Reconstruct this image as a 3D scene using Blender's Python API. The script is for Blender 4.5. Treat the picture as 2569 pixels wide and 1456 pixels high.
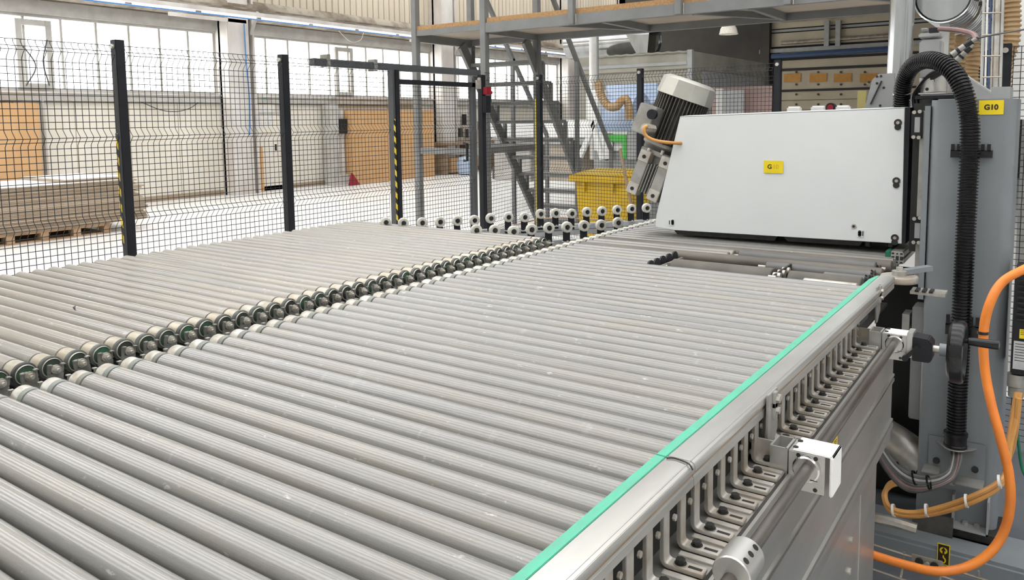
import bpy, bmesh, math, random
from mathutils import Matrix, Vector
random.seed(7)
for o in list(bpy.data.objects): bpy.data.objects.remove(o, do_unlink=True)
scn = bpy.context.scene
COL = scn.collection
# ------------------------------------------------------------------ camera
S = 0.54                      # metres per solve unit
CZ = 2.85 * S                 # camera height
FPX, PPX, PPY = 1968.0, 1284.5, 492.88
_p, _y, _r = .098116, -.607357, -.012861
def _rot():
    cy, sy, cp, sp, cr, sr = math.cos(_y), math.sin(_y), math.cos(_p), math.sin(_p), math.cos(_r), math.sin(_r)
    B = Matrix(((1,0,0),(0,0,-1),(0,1,0)))
    Ry = Matrix(((cy,-sy,0),(sy,cy,0),(0,0,1)))
    P = Matrix(((1,0,0),(0,cp,-sp),(0,sp,cp)))
    Rr = Matrix(((cr,-sr,0),(sr,cr,0),(0,0,1)))
    return Rr @ P @ B @ Ry
MC = _rot()
CAM = Vector((0,0,CZ))
cd = bpy.data.cameras.new('camera'); cam = bpy.data.objects.new('camera', cd); COL.objects.link(cam)
cd.sensor_fit = 'HORIZONTAL'; cd.sensor_width = 36; cd.lens = FPX/2569*36
cd.shift_y = -(728-PPY)/2569; cd.clip_start = .02; cd.clip_end = 200
r3 = Matrix((MC[0], -MC[1], -MC[2])).transposed()
cam.matrix_world = Matrix.Translation(CAM) @ r3.to_4x4()
scn.camera = cam
# ------------------------------------------------------------------ light
w = bpy.data.worlds.new('world'); scn.world = w; w.use_nodes = True
bg = w.node_tree.nodes['Background']; bg.inputs[0].default_value = (1,.995,.985,1); bg.inputs[1].default_value = 3.4
vs = scn.view_settings
vs.view_transform = 'Standard'; vs.look = 'None'; vs.gamma = 1; vs.use_curve_mapping = False; vs.exposure = 0.60
# ------------------------------------------------------------------ helpers
def at(px, py, X=None, Y=None, Z=None):
    """world point (metres) on the ray through a pixel where it meets a plane"""
    d = MC.transposed() @ Vector(((px-PPX)/FPX, (py-PPY)/FPX, 1))
    if X is not None: t = X/d.x
    elif Y is not None: t = Y/d.y
    else: t = (Z-CZ)/d.z
    return CAM + d*t
def u(x, y, z): return Vector((x*S, y*S, CZ+z*S))       # solve units, z relative to the camera
V = Vector
class MB:
    def __init__(s): s.v=[]; s.f=[]; s.smooth=False
    def add(s, vs, fs):
        n=len(s.v); s.v += [tuple(v) for v in vs]; s.f += [tuple(i+n for i in f) for f in fs]; return s
    def box(s, c, d, R=None):
        c=V(c); vs=[]
        for x in (-.5,.5):
            for y in (-.5,.5):
                for z in (-.5,.5):
                    p=V((x*d[0],y*d[1],z*d[2])); vs.append(c+(R@p if R else p))
        return s.add(vs, [(0,1,3,2),(4,6,7,5),(0,4,5,1),(2,3,7,6),(0,2,6,4),(1,5,7,3)])
    def mm(s, a, b):
        a=V(a); b=V(b); return s.box((a+b)/2, (abs(b.x-a.x),abs(b.y-a.y),abs(b.z-a.z)))
    def bar(s, a, b, wx, wz, up=(0,0,1)):
        a=V(a); b=V(b); d=b-a; L=d.length; d.normalize(); upv=V(up)
        if abs(d.dot(upv))>.98: upv=V((0,1,0))
        x=d.cross(upv).normalized(); z=x.cross(d)
        R=Matrix((x,d,z)).transposed()
        return s.box((a+b)/2,(wx,L,wz),R)
    def cyl(s, a, b, r, n=12, r2=None, cap=True):
        a=V(a); b=V(b); r2=r if r2 is None else r2
        d=(b-a).normalized(); q=V((0,0,1)) if abs(d.z)<.9 else V((1,0,0))
        x=d.cross(q).normalized(); y=d.cross(x)
        vs=[]
        for k in range(n):
            t=2*math.pi*k/n; e=x*math.cos(t)+y*math.sin(t); vs += [a+e*r, b+e*r2]
        fs=[(2*k,2*((k+1)%n),2*((k+1)%n)+1,2*k+1) for k in range(n)]
        if cap: fs += [tuple(2*k for k in range(n))[::-1], tuple(2*k+1 for k in range(n))]
        s.smooth=True
        return s.add(vs,fs)
    def lathe(s, o, d, prof, n=20, cap=True):
        """prof: list of (along, radius)"""
        o=V(o); d=V(d).normalized(); q=V((0,0,1)) if abs(d.z)<.9 else V((1,0,0))
        x=d.cross(q).normalized(); y=d.cross(x); vs=[]; m=len(prof)
        for k in range(n):
            t=2*math.pi*k/n; e=x*math.cos(t)+y*math.sin(t)
            vs += [o+d*h+e*r for h,r in prof]
        fs=[(k*m+i, ((k+1)%n)*m+i, ((k+1)%n)*m+i+1, k*m+i+1) for k in range(n) for i in range(m-1)]
        if cap: fs += [tuple(k*m for k in range(n))[::-1], tuple(k*m+m-1 for k in range(n))]
        s.smooth=True
        return s.add(vs,fs)
    def tube(s, pts, r, n=10, cap=True):
        """r: number or list"""
        pts=[V(p) for p in pts]; m=len(pts); rs=r if isinstance(r,(list,tuple)) else [r]*m
        ref=None; vs=[]
        for i,p in enumerate(pts):
            d=(pts[min(i+1,m-1)]-pts[max(i-1,0)]).normalized()
            if ref is None:
                ref=V((0,0,1)) if abs(d.z)<.9 else V((1,0,0))
            x=d.cross(ref).normalized(); ref=x.cross(d)
            for k in range(n):
                t=2*math.pi*k/n; vs.append(p+(x*math.cos(t)+ref*math.sin(t))*rs[i])
        fs=[(i*n+k, i*n+(k+1)%n, (i+1)*n+(k+1)%n, (i+1)*n+k) for i in range(m-1) for k in range(n)]
        if cap: fs += [tuple(range(n))[::-1], tuple(range((m-1)*n,m*n))]
        s.smooth=True
        return s.add(vs,fs)
    def prism(s, poly, ext):
        """closed 3d polygon extruded by the vector ext"""
        n=len(poly); e=V(ext); vs=[V(p) for p in poly]+[V(p)+e for p in poly]
        fs=[tuple(range(n))[::-1], tuple(range(n,2*n))]+[(k,(k+1)%n,(k+1)%n+n,k+n) for k in range(n)]
        return s.add(vs,fs)
    def hexn(s, c, d, r, h): 
        c=V(c); return s.cyl(c, c+V(d).normalized()*h, r, 6)
    def mesh(s, name, bevel=0):
        me=bpy.data.meshes.new(name); me.from_pydata(s.v,[],s.f); me.update()
        bm=bmesh.new(); bm.from_mesh(me); bmesh.ops.recalc_face_normals(bm, faces=bm.faces)
        if bevel:
            bmesh.ops.bevel(bm, geom=[e for e in bm.edges if e.is_manifold and e.calc_face_angle(0)>.6], offset=bevel, segments=2, affect='EDGES', clamp_overlap=True)
        bm.to_mesh(me); bm.free()
        if s.smooth or bevel:
            me.shade_smooth(); me.set_sharp_from_angle(angle=.62)
        return me
    def obj(s, name, mat, parent=None, bevel=0, label=None, kind=None):
        return link(name, s.mesh(name,bevel), mat, parent, label, kind)
def link(name, me, mat, parent=None, label=None, kind=None):
    if mat is not None and not me.materials: me.materials.append(mat)
    o=bpy.data.objects.new(name, me); COL.objects.link(o)
    if parent is not None: put(o, parent)
    if label: o['label']=label
    if kind: o['kind']=kind
    return o
def put(o, parent):
    o.parent=parent
    if parent.parent is None: o.matrix_parent_inverse=Matrix.Translation(-parent.location)
def thing(name, label, cat, loc, group=None):
    o=bpy.data.objects.new(name,None); COL.objects.link(o); o.location=loc; o.empty_display_size=.05
    return tag(o,label,cat,group)
def tag(o, label, cat, group=None):
    o['label']=label; o['category']=cat
    if group: o['group']=group
    return o
def struct(o): o['kind']='structure'; return o
def smooth_path(pts, n=8):
    pts=[V(p) for p in pts]; P=[pts[0]*2-pts[1]]+pts+[pts[-1]*2-pts[-2]]; out=[]
    for i in range(1,len(P)-2):
        a,b,c,d=P[i-1:i+3]
        for k in range(n):
            t=k/n
            out.append(.5*((2*b)+(c-a)*t+(2*a-5*b+4*c-d)*t*t+(3*b-a-3*c+d)*t**3))
    out.append(pts[-1]); return out
# ------------------------------------------------------------------ materials
def mat(name, c1, c2=None, rough=.5, metal=0, scale=4, stretch=(1,1,1), bump=0, bscale=60, detail=4, rnd=0, c3=None, alpha=1, emit=0, spec=.5, coat=0, lo=.35, hi=.65):
    m=bpy.data.materials.new(name); m.use_nodes=True; nt=m.node_tree; N=nt.nodes; L=nt.links
    b=N['Principled BSDF']; b.inputs['Roughness'].default_value=rough; b.inputs['Metallic'].default_value=metal
    b.inputs['Specular IOR Level'].default_value=spec; b.inputs['Coat Weight'].default_value=coat
    tc=N.new('ShaderNodeTexCoord'); mp=N.new('ShaderNodeMapping'); mp.inputs['Scale'].default_value=stretch
    L.new(tc.outputs['Object'], mp.inputs['Vector'])
    oi=N.new('ShaderNodeObjectInfo')
    ad=N.new('ShaderNodeVectorMath'); ad.operation='ADD'; ml=N.new('ShaderNodeMath'); ml.operation='MULTIPLY'; ml.inputs[1].default_value=37
    L.new(oi.outputs['Random'], ml.inputs[0]); L.new(mp.outputs[0], ad.inputs[0]); L.new(ml.outputs[0], ad.inputs[1])
    no=N.new('ShaderNodeTexNoise'); no.inputs['Scale'].default_value=scale; no.inputs['Detail'].default_value=detail; no.inputs['Roughness'].default_value=.6
    L.new(ad.outputs[0], no.inputs['Vector'])
    cr=N.new('ShaderNodeValToRGB'); c2=c2 or tuple(x*.88 for x in c1)
    cr.color_ramp.elements[0].position=lo; cr.color_ramp.elements[1].position=hi
    cr.color_ramp.elements[0].color=(*c2,1); cr.color_ramp.elements[1].color=(*c1,1)
    L.new(no.outputs['Fac'], cr.inputs[0]); col=cr.outputs[0]
    if c3:
        mx=N.new('ShaderNodeMix'); mx.data_type='RGBA'; mr=N.new('ShaderNodeMath'); mr.operation='MULTIPLY'; mr.inputs[1].default_value=rnd
        L.new(oi.outputs['Random'], mr.inputs[0]); L.new(mr.outputs[0], mx.inputs[0]); L.new(col, mx.inputs[6]); mx.inputs[7].default_value=(*c3,1); col=mx.outputs[2]
    L.new(col, b.inputs['Base Color'])
    if bump:
        n2=N.new('ShaderNodeTexNoise'); n2.inputs['Scale'].default_value=bscale; n2.inputs['Detail'].default_value=3
        L.new(ad.outputs[0], n2.inputs['Vector'])
        bp=N.new('ShaderNodeBump'); bp.inputs['Strength'].default_value=bump; bp.inputs['Distance'].default_value=.004
        L.new(n2.outputs['Fac'], bp.inputs['Height']); L.new(bp.outputs[0], b.inputs['Normal'])
    if emit:
        b.inputs['Emission Color'].default_value=(*c1,1); b.inputs['Emission Strength'].default_value=emit
    return m
def roller_mat(name, cool, warm, wf):
    """tube: lengthwise dust streaks, ring-shaped scuffs, small scratches, its own tone per roller"""
    m=mat(name, cool, tuple(x*.84 for x in cool), rough=.40, metal=.35, scale=7, stretch=(.5,5,5), bump=.06, bscale=140, rnd=wf, c3=warm, spec=.6, coat=.55)
    m.node_tree.nodes['Principled BSDF'].inputs['Coat Roughness'].default_value=.12
    nt=m.node_tree; N=nt.nodes; L=nt.links; b=N['Principled BSDF']
    src=b.inputs['Base Color'].links[0].from_socket; vec=[n for n in N if n.type=='VECT_MATH'][0].outputs[0]
    tc=[n for n in N if n.type=='TEX_COORD'][0].outputs['Object']
    def layer(src, sc, stretch, lo, hi, c, f, rough=.7):
        mp=N.new('ShaderNodeMapping'); mp.inputs['Scale'].default_value=stretch; L.new(vec, mp.inputs[0])
        no=N.new('ShaderNodeTexNoise'); no.inputs['Scale'].default_value=sc; no.inputs['Detail'].default_value=5; no.inputs['Roughness'].default_value=rough
        L.new(mp.outputs[0], no.inputs['Vector']); mr=N.new('ShaderNodeMapRange'); mr.inputs[1].default_value=lo; mr.inputs[2].default_value=hi; mr.inputs[4].default_value=f
        L.new(no.outputs['Fac'], mr.inputs[0]); mx=N.new('ShaderNodeMix'); mx.data_type='RGBA'; L.new(mr.outputs[0], mx.inputs[0]); L.new(src, mx.inputs[6]); mx.inputs[7].default_value=(*c,1)
        return mx.outputs[2]
    s=layer(src, 2.2, (1,.6,.6), .48,.66, warm, .9)
    s=layer(s, 3.5, (.35,7,7), .45,.70, tuple(x*.6 for x in cool), .6)
    s=layer(s, 5, (9,.25,.25), .62,.70, tuple(min(1,x*1.3) for x in cool), .4)
    s=layer(s, 26, (2.2,.6,.6), .64,.70, (.52,.51,.48), .55)
    s=layer(s, 60, (.5,2.5,2.5), .62,.72, (.40,.39,.36), .5)
    s=layer(s, 40, (1,1,1), .64,.74, (.13,.12,.10), .35)
    s=layer(s, 3.1, (1.4,.5,.5), .66,.80, (.30,.24,.18), .5)
    L.new(s, b.inputs['Base Color']); return m
M={}
SKY_PITCH,SKY_SOLID=2.6,1.3                # unseen skylight strips, assumed across the roof for roller highlights
M['roller_l']=roller_mat('roller_left_steel',(.255,.245,.225),(.27,.24,.19),.4)
M['roller_r']=roller_mat('roller_right_steel',(.235,.233,.226),(.245,.225,.19),.25)
M['roller_dark']=mat('roller_dark_rubber',(.13,.125,.12),(.09,.09,.088),rough=.45,scale=9,stretch=(.5,3,3))
M['roller_brown_shaded']=mat('brown_sleeve_shaded',(.16,.14,.115),(.09,.08,.066),rough=.5,scale=3,stretch=(1,3,3))  # brown tone deepened to paint the shade the machine casts on these rollers
M['belt']=mat('worn_belt',(.12,.108,.09),(.07,.064,.054),rough=.6,scale=6)
M['band']=mat('end_band_zinc',(.47,.455,.40),(.30,.27,.21),rough=.3,metal=.5,scale=30,c3=(.40,.34,.25),rnd=.6)
M['cap']=mat('end_cap_nylon',(.55,.54,.50),(.36,.32,.26),rough=.3,metal=.25,scale=30)
M['ring']=mat('drive_belt_ring',(.15,.165,.15),(.06,.065,.06),rough=.55,scale=30,c3=(.02,.022,.022),rnd=.9)
M['ringg']=mat('grey_green_ring',(.22,.25,.225),(.17,.185,.17),rough=.5,scale=30,c3=(.17,.15,.12),rnd=.6)
M['disc']=mat('hub_green',(.03,.12,.06),(.05,.05,.045),rough=.5,scale=40,c3=(.03,.025,.022),rnd=.9)
M['chrome']=mat('polished_steel',(.66,.66,.65),(.55,.54,.52),rough=.16,metal=1,scale=10)
M['steel']=mat('bare_steel',(.62,.60,.55),(.42,.39,.34),rough=.35,metal=.55,scale=14)
M['bracket']=mat('bracket_steel',(.36,.36,.335),(.21,.205,.185),rough=.38,metal=.6,scale=40)
M['alu']=mat('aluminium_extrusion',(.62,.62,.60),(.52,.51,.48),rough=.33,metal=.72,scale=5,stretch=(3,.6,3),bump=.03,bscale=90)
M['alu_dusty']=mat('dusty_aluminium',(.60,.59,.56),(.44,.385,.32),rough=.40,metal=.6,scale=16,bump=.05)
M['alu_panel']=mat('brushed_aluminium_side',(.50,.495,.475),(.40,.39,.365),rough=.32,metal=.75,scale=2.5,stretch=(1,1,3),bump=.02)
M['green']=mat('green_plastic',(.085,.43,.29),(.10,.37,.26),rough=.55,scale=18,stretch=(3,1,3),bump=.15,bscale=120,c3=None)
M['dgreen']=mat('dark_green_plastic',(.02,.20,.11),(.01,.13,.07),rough=.5,scale=10)
M['black']=mat('black_paint',(.009,.010,.014),(.014,.015,.019),rough=.5,scale=8,spec=.35)
M['rubber']=mat('black_rubber',(.008,.008,.009),(.014,.014,.015),rough=.25,scale=30,spec=.35)
M['wheel']=mat('white_nylon_wheel',(.66,.65,.60),(.5,.48,.43),rough=.5,scale=30)
M['white']=mat('white_powder_coat',(.74,.765,.765),(.71,.735,.735),rough=.42,scale=3,bump=.02,bscale=200)
M['wbright']=mat('bright_white_paint',(.85,.85,.84),(.8,.8,.79),rough=.4,scale=3)
M['machine']=mat('grey_hammer_paint',(.225,.245,.262),(.195,.213,.228),rough=.36,scale=3,bump=.08,bscale=120)
M['mgrey']=mat('light_machine_grey',(.36,.37,.37),(.30,.305,.30),rough=.45,scale=6)
M['cast']=mat('cast_aluminium',(.40,.395,.37),(.27,.26,.235),rough=.45,metal=.45,scale=10,bump=.08)
M['hood']=mat('motor_hood',(.50,.49,.44),(.40,.39,.35),rough=.38,metal=.4,scale=5)
M['fin']=mat('motor_fin_grey',(.10,.095,.085),(.05,.048,.044),rough=.5,scale=12)
M['dgrey']=mat('dark_grey_paint',(.075,.08,.085),(.06,.063,.067),rough=.45,scale=5)
M['frame']=mat('platform_steel_grey',(.20,.205,.205),(.165,.168,.166),rough=.45,scale=5)
M['chip']=mat('chipboard',(.42,.25,.11),(.30,.165,.065),rough=.7,scale=60)
M['decku']=mat('deck_underside',(.42,.36,.29),(.36,.31,.25),rough=.8,scale=3)
M['yellow']=mat('yellow_plastic',(.62,.41,.012),(.54,.34,.01),rough=.45,scale=3)
M['ylabel']=mat('yellow_label',(.86,.67,.01),(.82,.62,.01),rough=.4,scale=6)
M['ink']=mat('label_ink',(.03,.012,.008),rough=.5)
M['fade']=mat('faded_ink',(.68,.46,.03),rough=.5)
M['orange']=mat('orange_sheath',(.85,.25,.03),(.72,.20,.03),rough=.42,scale=12)
M['orange2']=mat('dull_orange_sheath',(.66,.33,.09),(.50,.24,.07),rough=.45,scale=12)
M['gcable']=mat('grey_cable',(.11,.11,.11),(.05,.05,.05),rough=.45,scale=12)
M['mauve']=mat('mauve_cable',(.26,.15,.14),(.15,.10,.10),rough=.45,scale=12)
M['tie']=mat('white_cable_tie',(.75,.74,.7),rough=.4)
M['tan']=mat('tan_corrugated_hose',(.45,.31,.16),(.34,.22,.11),rough=.45,scale=6)
M['galv']=mat('galvanised_sheet',(.52,.54,.55),(.38,.39,.40),rough=.16,metal=.95,scale=5,stretch=(1,1,.3))
M['pipe']=mat('pale_pipe',(.62,.62,.60),(.50,.50,.48),rough=.3,metal=.5,scale=4)
M['blue']=mat('blue_pipe',(.05,.09,.19),rough=.4)
M['bluewire']=mat('blue_cable',(.08,.24,.55),rough=.4)
M['brass']=mat('dull_brass',(.42,.36,.13),rough=.5)
M['red']=mat('red_switch',(.30,.010,.022),rough=.4)
M['floor']=mat('concrete_floor',(.80,.79,.77),(.70,.685,.66),rough=.35,scale=1.1,detail=7,bump=.03,bscale=20,spec=.6)
M['wall']=mat('cream_wall_panel',(.76,.72,.64),(.69,.645,.56),rough=.6,scale=1.6,stretch=(1,1,.25))
M['upper']=mat('upper_wall_sheet',(.68,.61,.49),(.58,.51,.40),rough=.65,scale=1.2,stretch=(1,2,.2))
M['dustpipe']=mat('dusty_duct',(.36,.32,.26),(.14,.11,.08),rough=.8,scale=1.6,bump=.3,bscale=12,lo=.4,hi=.62)
M['wframe']=mat('window_frame_grey',(.52,.51,.48),(.42,.40,.37),rough=.5,scale=4)
M['column']=mat('column_white',(.68,.66,.63),(.52,.47,.43),rough=.5,scale=1.5,stretch=(1,1,.4))
M['mdf']=mat('raw_mdf',(.62,.385,.19),(.55,.33,.155),rough=.75,scale=1.5)
M['hard']=mat('hardboard_edge',(.36,.28,.20),(.25,.19,.13),rough=.8,scale=3,stretch=(.4,.4,9),c3=(.44,.36,.27),rnd=.8)
M['hardtop']=mat('hardboard_white_face',(.85,.85,.84),rough=.4)
M['pallet']=mat('pallet_wood',(.45,.30,.18),(.28,.18,.10),rough=.8,scale=6)
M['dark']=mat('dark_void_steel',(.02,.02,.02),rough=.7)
M['rooflight']=mat('pale_roof_sheet',(.55,.55,.54),rough=.7,scale=1)
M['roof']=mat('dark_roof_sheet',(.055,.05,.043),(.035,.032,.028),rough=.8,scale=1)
M['gate']=mat('sectional_door_cream',(.50,.44,.33),(.42,.365,.27),rough=.6,scale=1.5)
M['amber']=mat('amber_pane',(.50,.24,.03),(.42,.19,.02),rough=.35,scale=9)
M['booth']=mat('booth_plaster',(.34,.325,.275),(.25,.24,.20),rough=.75,scale=2)
M['pink']=mat('pinkish_board',(.50,.36,.34),(.46,.33,.31),rough=.6,scale=2)
M['bluegl']=mat('blue_machine_hood',(.50,.60,.78),(.42,.52,.70),rough=.3,scale=2)
M['lime']=mat('lime_green_paint',(.10,.55,.10),rough=.4)
M['plate']=mat('rating_plate',(.52,.54,.55),(.45,.47,.48),rough=.35,metal=.3,scale=30)
M['mat']=mat('slate_floor_shade',(.115,.125,.14),(.085,.092,.105),rough=.65,scale=5,bump=.2,bscale=60)  # slate tone stands in for floor shade beside the column
M['tray']=mat('zinc_wire_tray',(.48,.44,.38),(.33,.28,.22),rough=.45,metal=.6,scale=9)
M['clip']=mat('dark_bolt',(.05,.048,.045),(.03,.03,.03),rough=.4,metal=.5,scale=30)
M['paper']=mat('paper_sheet',(.78,.77,.74),(.6,.6,.6),rough=.7,scale=14)
M['exit']=mat('exit_green',(.05,.50,.30),rough=.4)
M['dim']=mat('bench_brown',(.36,.26,.17),(.22,.16,.11),rough=.7,scale=5)
def stripes(name, a, b, sc):
    m=mat(name,a,rough=.5); nt=m.node_tree; N=nt.nodes; L=nt.links
    tc=[n for n in N if n.type=='TEX_COORD'][0]; wv=N.new('ShaderNodeTexWave'); wv.bands_direction='DIAGONAL'; wv.inputs['Scale'].default_value=sc; wv.inputs['Distortion'].default_value=0
    L.new(tc.outputs['Object'],wv.inputs['Vector']); gt=N.new('ShaderNodeMath'); gt.operation='GREATER_THAN'; gt.inputs[1].default_value=.5; L.new(wv.outputs['Fac'],gt.inputs[0])
    mx=N.new('ShaderNodeMix'); mx.data_type='RGBA'; L.new(gt.outputs[0],mx.inputs[0]); mx.inputs[6].default_value=(*a,1); mx.inputs[7].default_value=(*b,1); L.new(mx.outputs[2],N['Principled BSDF'].inputs['Base Color']); return m
M['hazard']=stripes('hazard_tape',(.02,.02,.02),(.80,.60,.05),9)
def glass():
    m=bpy.data.materials.new('window_glass'); m.use_nodes=True; nt=m.node_tree; N=nt.nodes; L=nt.links
    for n in list(N): N.remove(n)
    o=N.new('ShaderNodeOutputMaterial'); t=N.new('ShaderNodeBsdfTransparent'); g=N.new('ShaderNodeBsdfGlossy'); g.inputs['Roughness'].default_value=.05
    t.inputs[0].default_value=(.96,.97,.97,1); mx=N.new('ShaderNodeMixShader'); mx.inputs[0].default_value=.05
    L.new(t.outputs[0],mx.inputs[1]); L.new(g.outputs[0],mx.inputs[2]); L.new(mx.outputs[0],o.inputs[0]); return m
M['glass']=glass()
M['lamp']=mat('lamp_tube',(1,.98,.92),rough=.3,emit=1.6)
M['lampshade']=mat('lamp_prismatic_shade',(.80,.76,.66),(.55,.52,.44),rough=.3,scale=20,stretch=(6,6,.4))
def lettering(txt, center, right, up, h, m, parent, name='lettering', bold=.0, squeeze=1.0):
    cu=bpy.data.curves.new('text','FONT'); cu.body=txt; cu.size=h*1.37; cu.align_x='CENTER'; cu.align_y='CENTER'; cu.extrude=.0002; cu.offset=bold
    t=bpy.data.objects.new('text',cu); COL.objects.link(t)
    dg=bpy.context.evaluated_depsgraph_get(); dg.update(); me=bpy.data.meshes.new_from_object(t.evaluated_get(dg)); bpy.data.objects.remove(t)
    r=V(right).normalized(); upv=V(up).normalized(); n=r.cross(upv)
    R=Matrix((r*squeeze,upv,n)).transposed().to_4x4(); me.transform(Matrix.Translation(V(center)) @ R)
    me.materials.clear(); me.materials.append(m); return link(name, me, m, parent)
# ================================================================== STRUCTURE
WX=-14.7                                   # left wall plane
fl=MB().mm((-15.2,-5.2,-.1),(7.2,31.3,0)).obj('floor',M['floor']); struct(fl)
def wy(px,py=300): return at(px,py,X=WX).y
def wz(px,py): return at(px,py,X=WX).z
z_sill=wz(400,236); z_top=wz(300,56); Y0,Y1=-5.0,31.0
wl=MB().mm((WX-.2,Y0,0),(WX-.02,Y1,z_sill-.16)).obj('wall_left',M['wall']); struct(wl)
# cladding panels of the lower wall
me_p=None; n=0; y=Y0+.02
while y<Y1-.3:
    wd=1.02
    b=MB().mm((WX-.03,y,.10),(WX+.012,min(y+wd-.012,Y1),z_sill-.17)); b.obj('wall_panel',M['wall'],wl,bevel=.006); y+=wd
MB().mm((WX-.2,Y0,z_sill-.16),(WX+.10,Y1,z_sill-.03)).obj('sill_beam',M['wframe'],wl)
MB().mm((WX-.2,Y0,z_sill-.03),(WX+.13,Y1,z_sill)).obj('sill_board',M['column'],wl)
MB().mm((WX-.2,Y0,z_top),(WX+.06,Y1,z_top+.24)).obj('lintel_beam',M['wframe'],wl)
MB().mm((WX-.25,Y0,z_top+.24),(WX-.05,Y1,7.2)).obj('upper_backing',M['upper'],wl)
# ribbed sheet above the windows
b=MB(); y=Y0
while y<Y1:
    b.mm((WX-.06,y,z_top+.5),(WX-.02,y+.16,7.2)); y+=.2
o=b.obj('ribbed_sheet',M['upper'],wl); o['kind']='stuff'
bb=struct(MB().mm((WX-.03,Y0,0),(WX+.05,Y1,.10)).obj('baseboard_left',M['hard']))
# dusty round duct running along the lintel
tag(MB().tube([(WX+.25,Y0,z_top+.46),(WX+.25,Y1,z_top+.46)],.22,18).obj('round_duct',M['dustpipe']),'thick dust-covered round duct running above the left windows','duct')
# windows between the columns
colY=[(wy(545,200),wy(612,200))]; step=wy(1082,200)-wy(548,200)
colY=[(colY[0][0]+k*step,colY[0][1]+k*step) for k in range(-1,3)]
edges=[(Y0,colY[0][0]) if colY[0][0]>Y0 else None,(colY[0][1],colY[1][0]),(colY[1][1],colY[2][0]),(colY[2][1],colY[3][0]),(colY[3][1],Y1)]
edges=[e for e in edges if e and e[1]-e[0]>.3]
for wi,(ya,yb) in enumerate(edges):
    W=struct(MB().mm((WX-.08,ya,z_sill),(WX,yb,z_sill+.05)).obj('window_%d'%(wi+1),M['wframe']))
    MB().mm((WX-.08,ya,z_top-.05),(WX,yb,z_top)).obj('window_frame_top',M['wframe'],W)
    cw=.62; nb=max(2,round((yb-ya)/cw)); cw=(yb-ya)/nb
    cas={1:(wy(45,140),wy(128,140)),2:(wy(845,190),wy(880,190))}
    for k in range(nb+1):
        yy=ya+k*cw; wd=.02 if 0<k<nb else .05
        MB().mm((WX-.06,yy-wd,z_sill+.05),(WX-.02,yy+wd,z_top-.05)).obj('mullion',M['wframe'],W)
        if k<nb: MB().mm((WX-.045,yy+.02,z_sill+.05),(WX-.037,yy+cw-.02,z_top-.05)).obj('pane',M['glass'],W)
for px0,px1 in ((40,130),(838,882)):      # two opening casements with a broad frame
    ya,yb=wy(px0,140),wy(px1,140); zt=z_top-.10; zb=z_sill+.06
    C_=struct(MB().mm((WX-.02,ya,zb),(WX+.05,ya+.10,zt)).obj('window_7' if px0<100 else 'window_8',M['wframe']))
    MB().mm((WX-.02,yb-.10,zb),(WX+.05,yb,zt)).obj('casement_stile',M['wframe'],C_)
    MB().mm((WX-.02,ya+.102,zb),(WX+.048,yb-.102,zb+.08)).obj('casement_rail',M['wframe'],C_)
    MB().mm((WX-.02,ya+.102,zt-.10),(WX+.048,yb-.102,zt)).obj('casement_rail',M['wframe'],C_)
    if px0<100:
        for a,b_ in (((58,115),(66,215)),((118,100),(124,215))):
            p0=at(*a,X=WX+.09); p1=at(*b_,X=WX+.09); mid=(p0+p1)/2+V((.04,.16 if a[0]<100 else -.1,0))
            MB().tube(smooth_path([p0,mid,p1],8),.012,6).obj('stay_cable',M['gcable'],C_)
# steel columns
for k,(ya,yb) in enumerate(colY):
    c=struct(MB().mm((WX-.1,ya,0),(WX+.42,ya+.05,7.2)).mm((WX-.1,yb-.05,0),(WX+.42,yb,7.2)).mm((WX+.1,ya,0),(WX+.16,yb,7.2)).obj('trim_%d'%(k+1),M['column']))
    MB().mm((WX+.36,ya+.02,0),(WX+.44,yb-.16,7.2)).obj('column_face',M['column'],c)
    MB().bar((WX+.44,yb-.1,z_top-.05),(WX+.70,yb-.1,z_top+.40),.05,.05).obj('lamp_bracket',M['wframe'],c)
    MB().mm((WX+.40,ya-1.3,z_top+.17),(WX+.44,yb-.2,z_top+.24)).obj('lamp_batten',M['column'],c)
# grey downpipe post below the left window
tag(MB().mm(at(98,240,X=WX+.02),at(126,470,X=WX+.12)).obj('conduit_post',M['wframe']),'grey vertical steel post on the wall left of the cream panels','post')
# lamp trunking along the wall
TX=WX+.9
p0=at(330,-4,X=TX); p1=at(1545,150,X=TX); zt=(p0.z+p1.z)/2
lt=thing('light_trunking','long dusty white lamp trunking hung along the left wall','lamp',(TX,p0.y-1,zt))
ya,yb=p0.y-1.5,p1.y
MB().mm((TX-.06,ya,zt-.03),(TX+.06,yb,zt+.05)).obj('housing',M['column'],lt)
y=ya+.1
while y<yb-1.3:
    MB().cyl((TX+.02,y,zt-.055),(TX+.02,y+1.25,zt-.055),.02,8).obj('lamp_tube',M['lamp'],lt); y+=1.4
MB().tube([(TX+.1,ya,zt-.10),(TX+.1,yb,zt-.10)],.016,6).obj('cable',M['bluewire'],lt)
MB().mm((TX-.10,ya,zt+.10),(TX+.02,yb,zt+.13)).obj('cable_tray',M['dustpipe'],lt)
MB().tube(smooth_path([at(850,78,X=TX),at(880,105,X=TX),at(905,100,X=TX),at(912,82,X=TX)],6),.008,5).obj('hanging_wire',M['column'],lt)
tag(MB().tube(smooth_path([at(612,60,X=WX+.5),at(618,160,X=WX+.5),at(626,250,X=WX+.5),at(626,340,X=WX+.5)],6),.014,6).obj('cable_drop',M['bluewire']),'thin blue cable hanging down beside the white column','cable')
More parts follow.
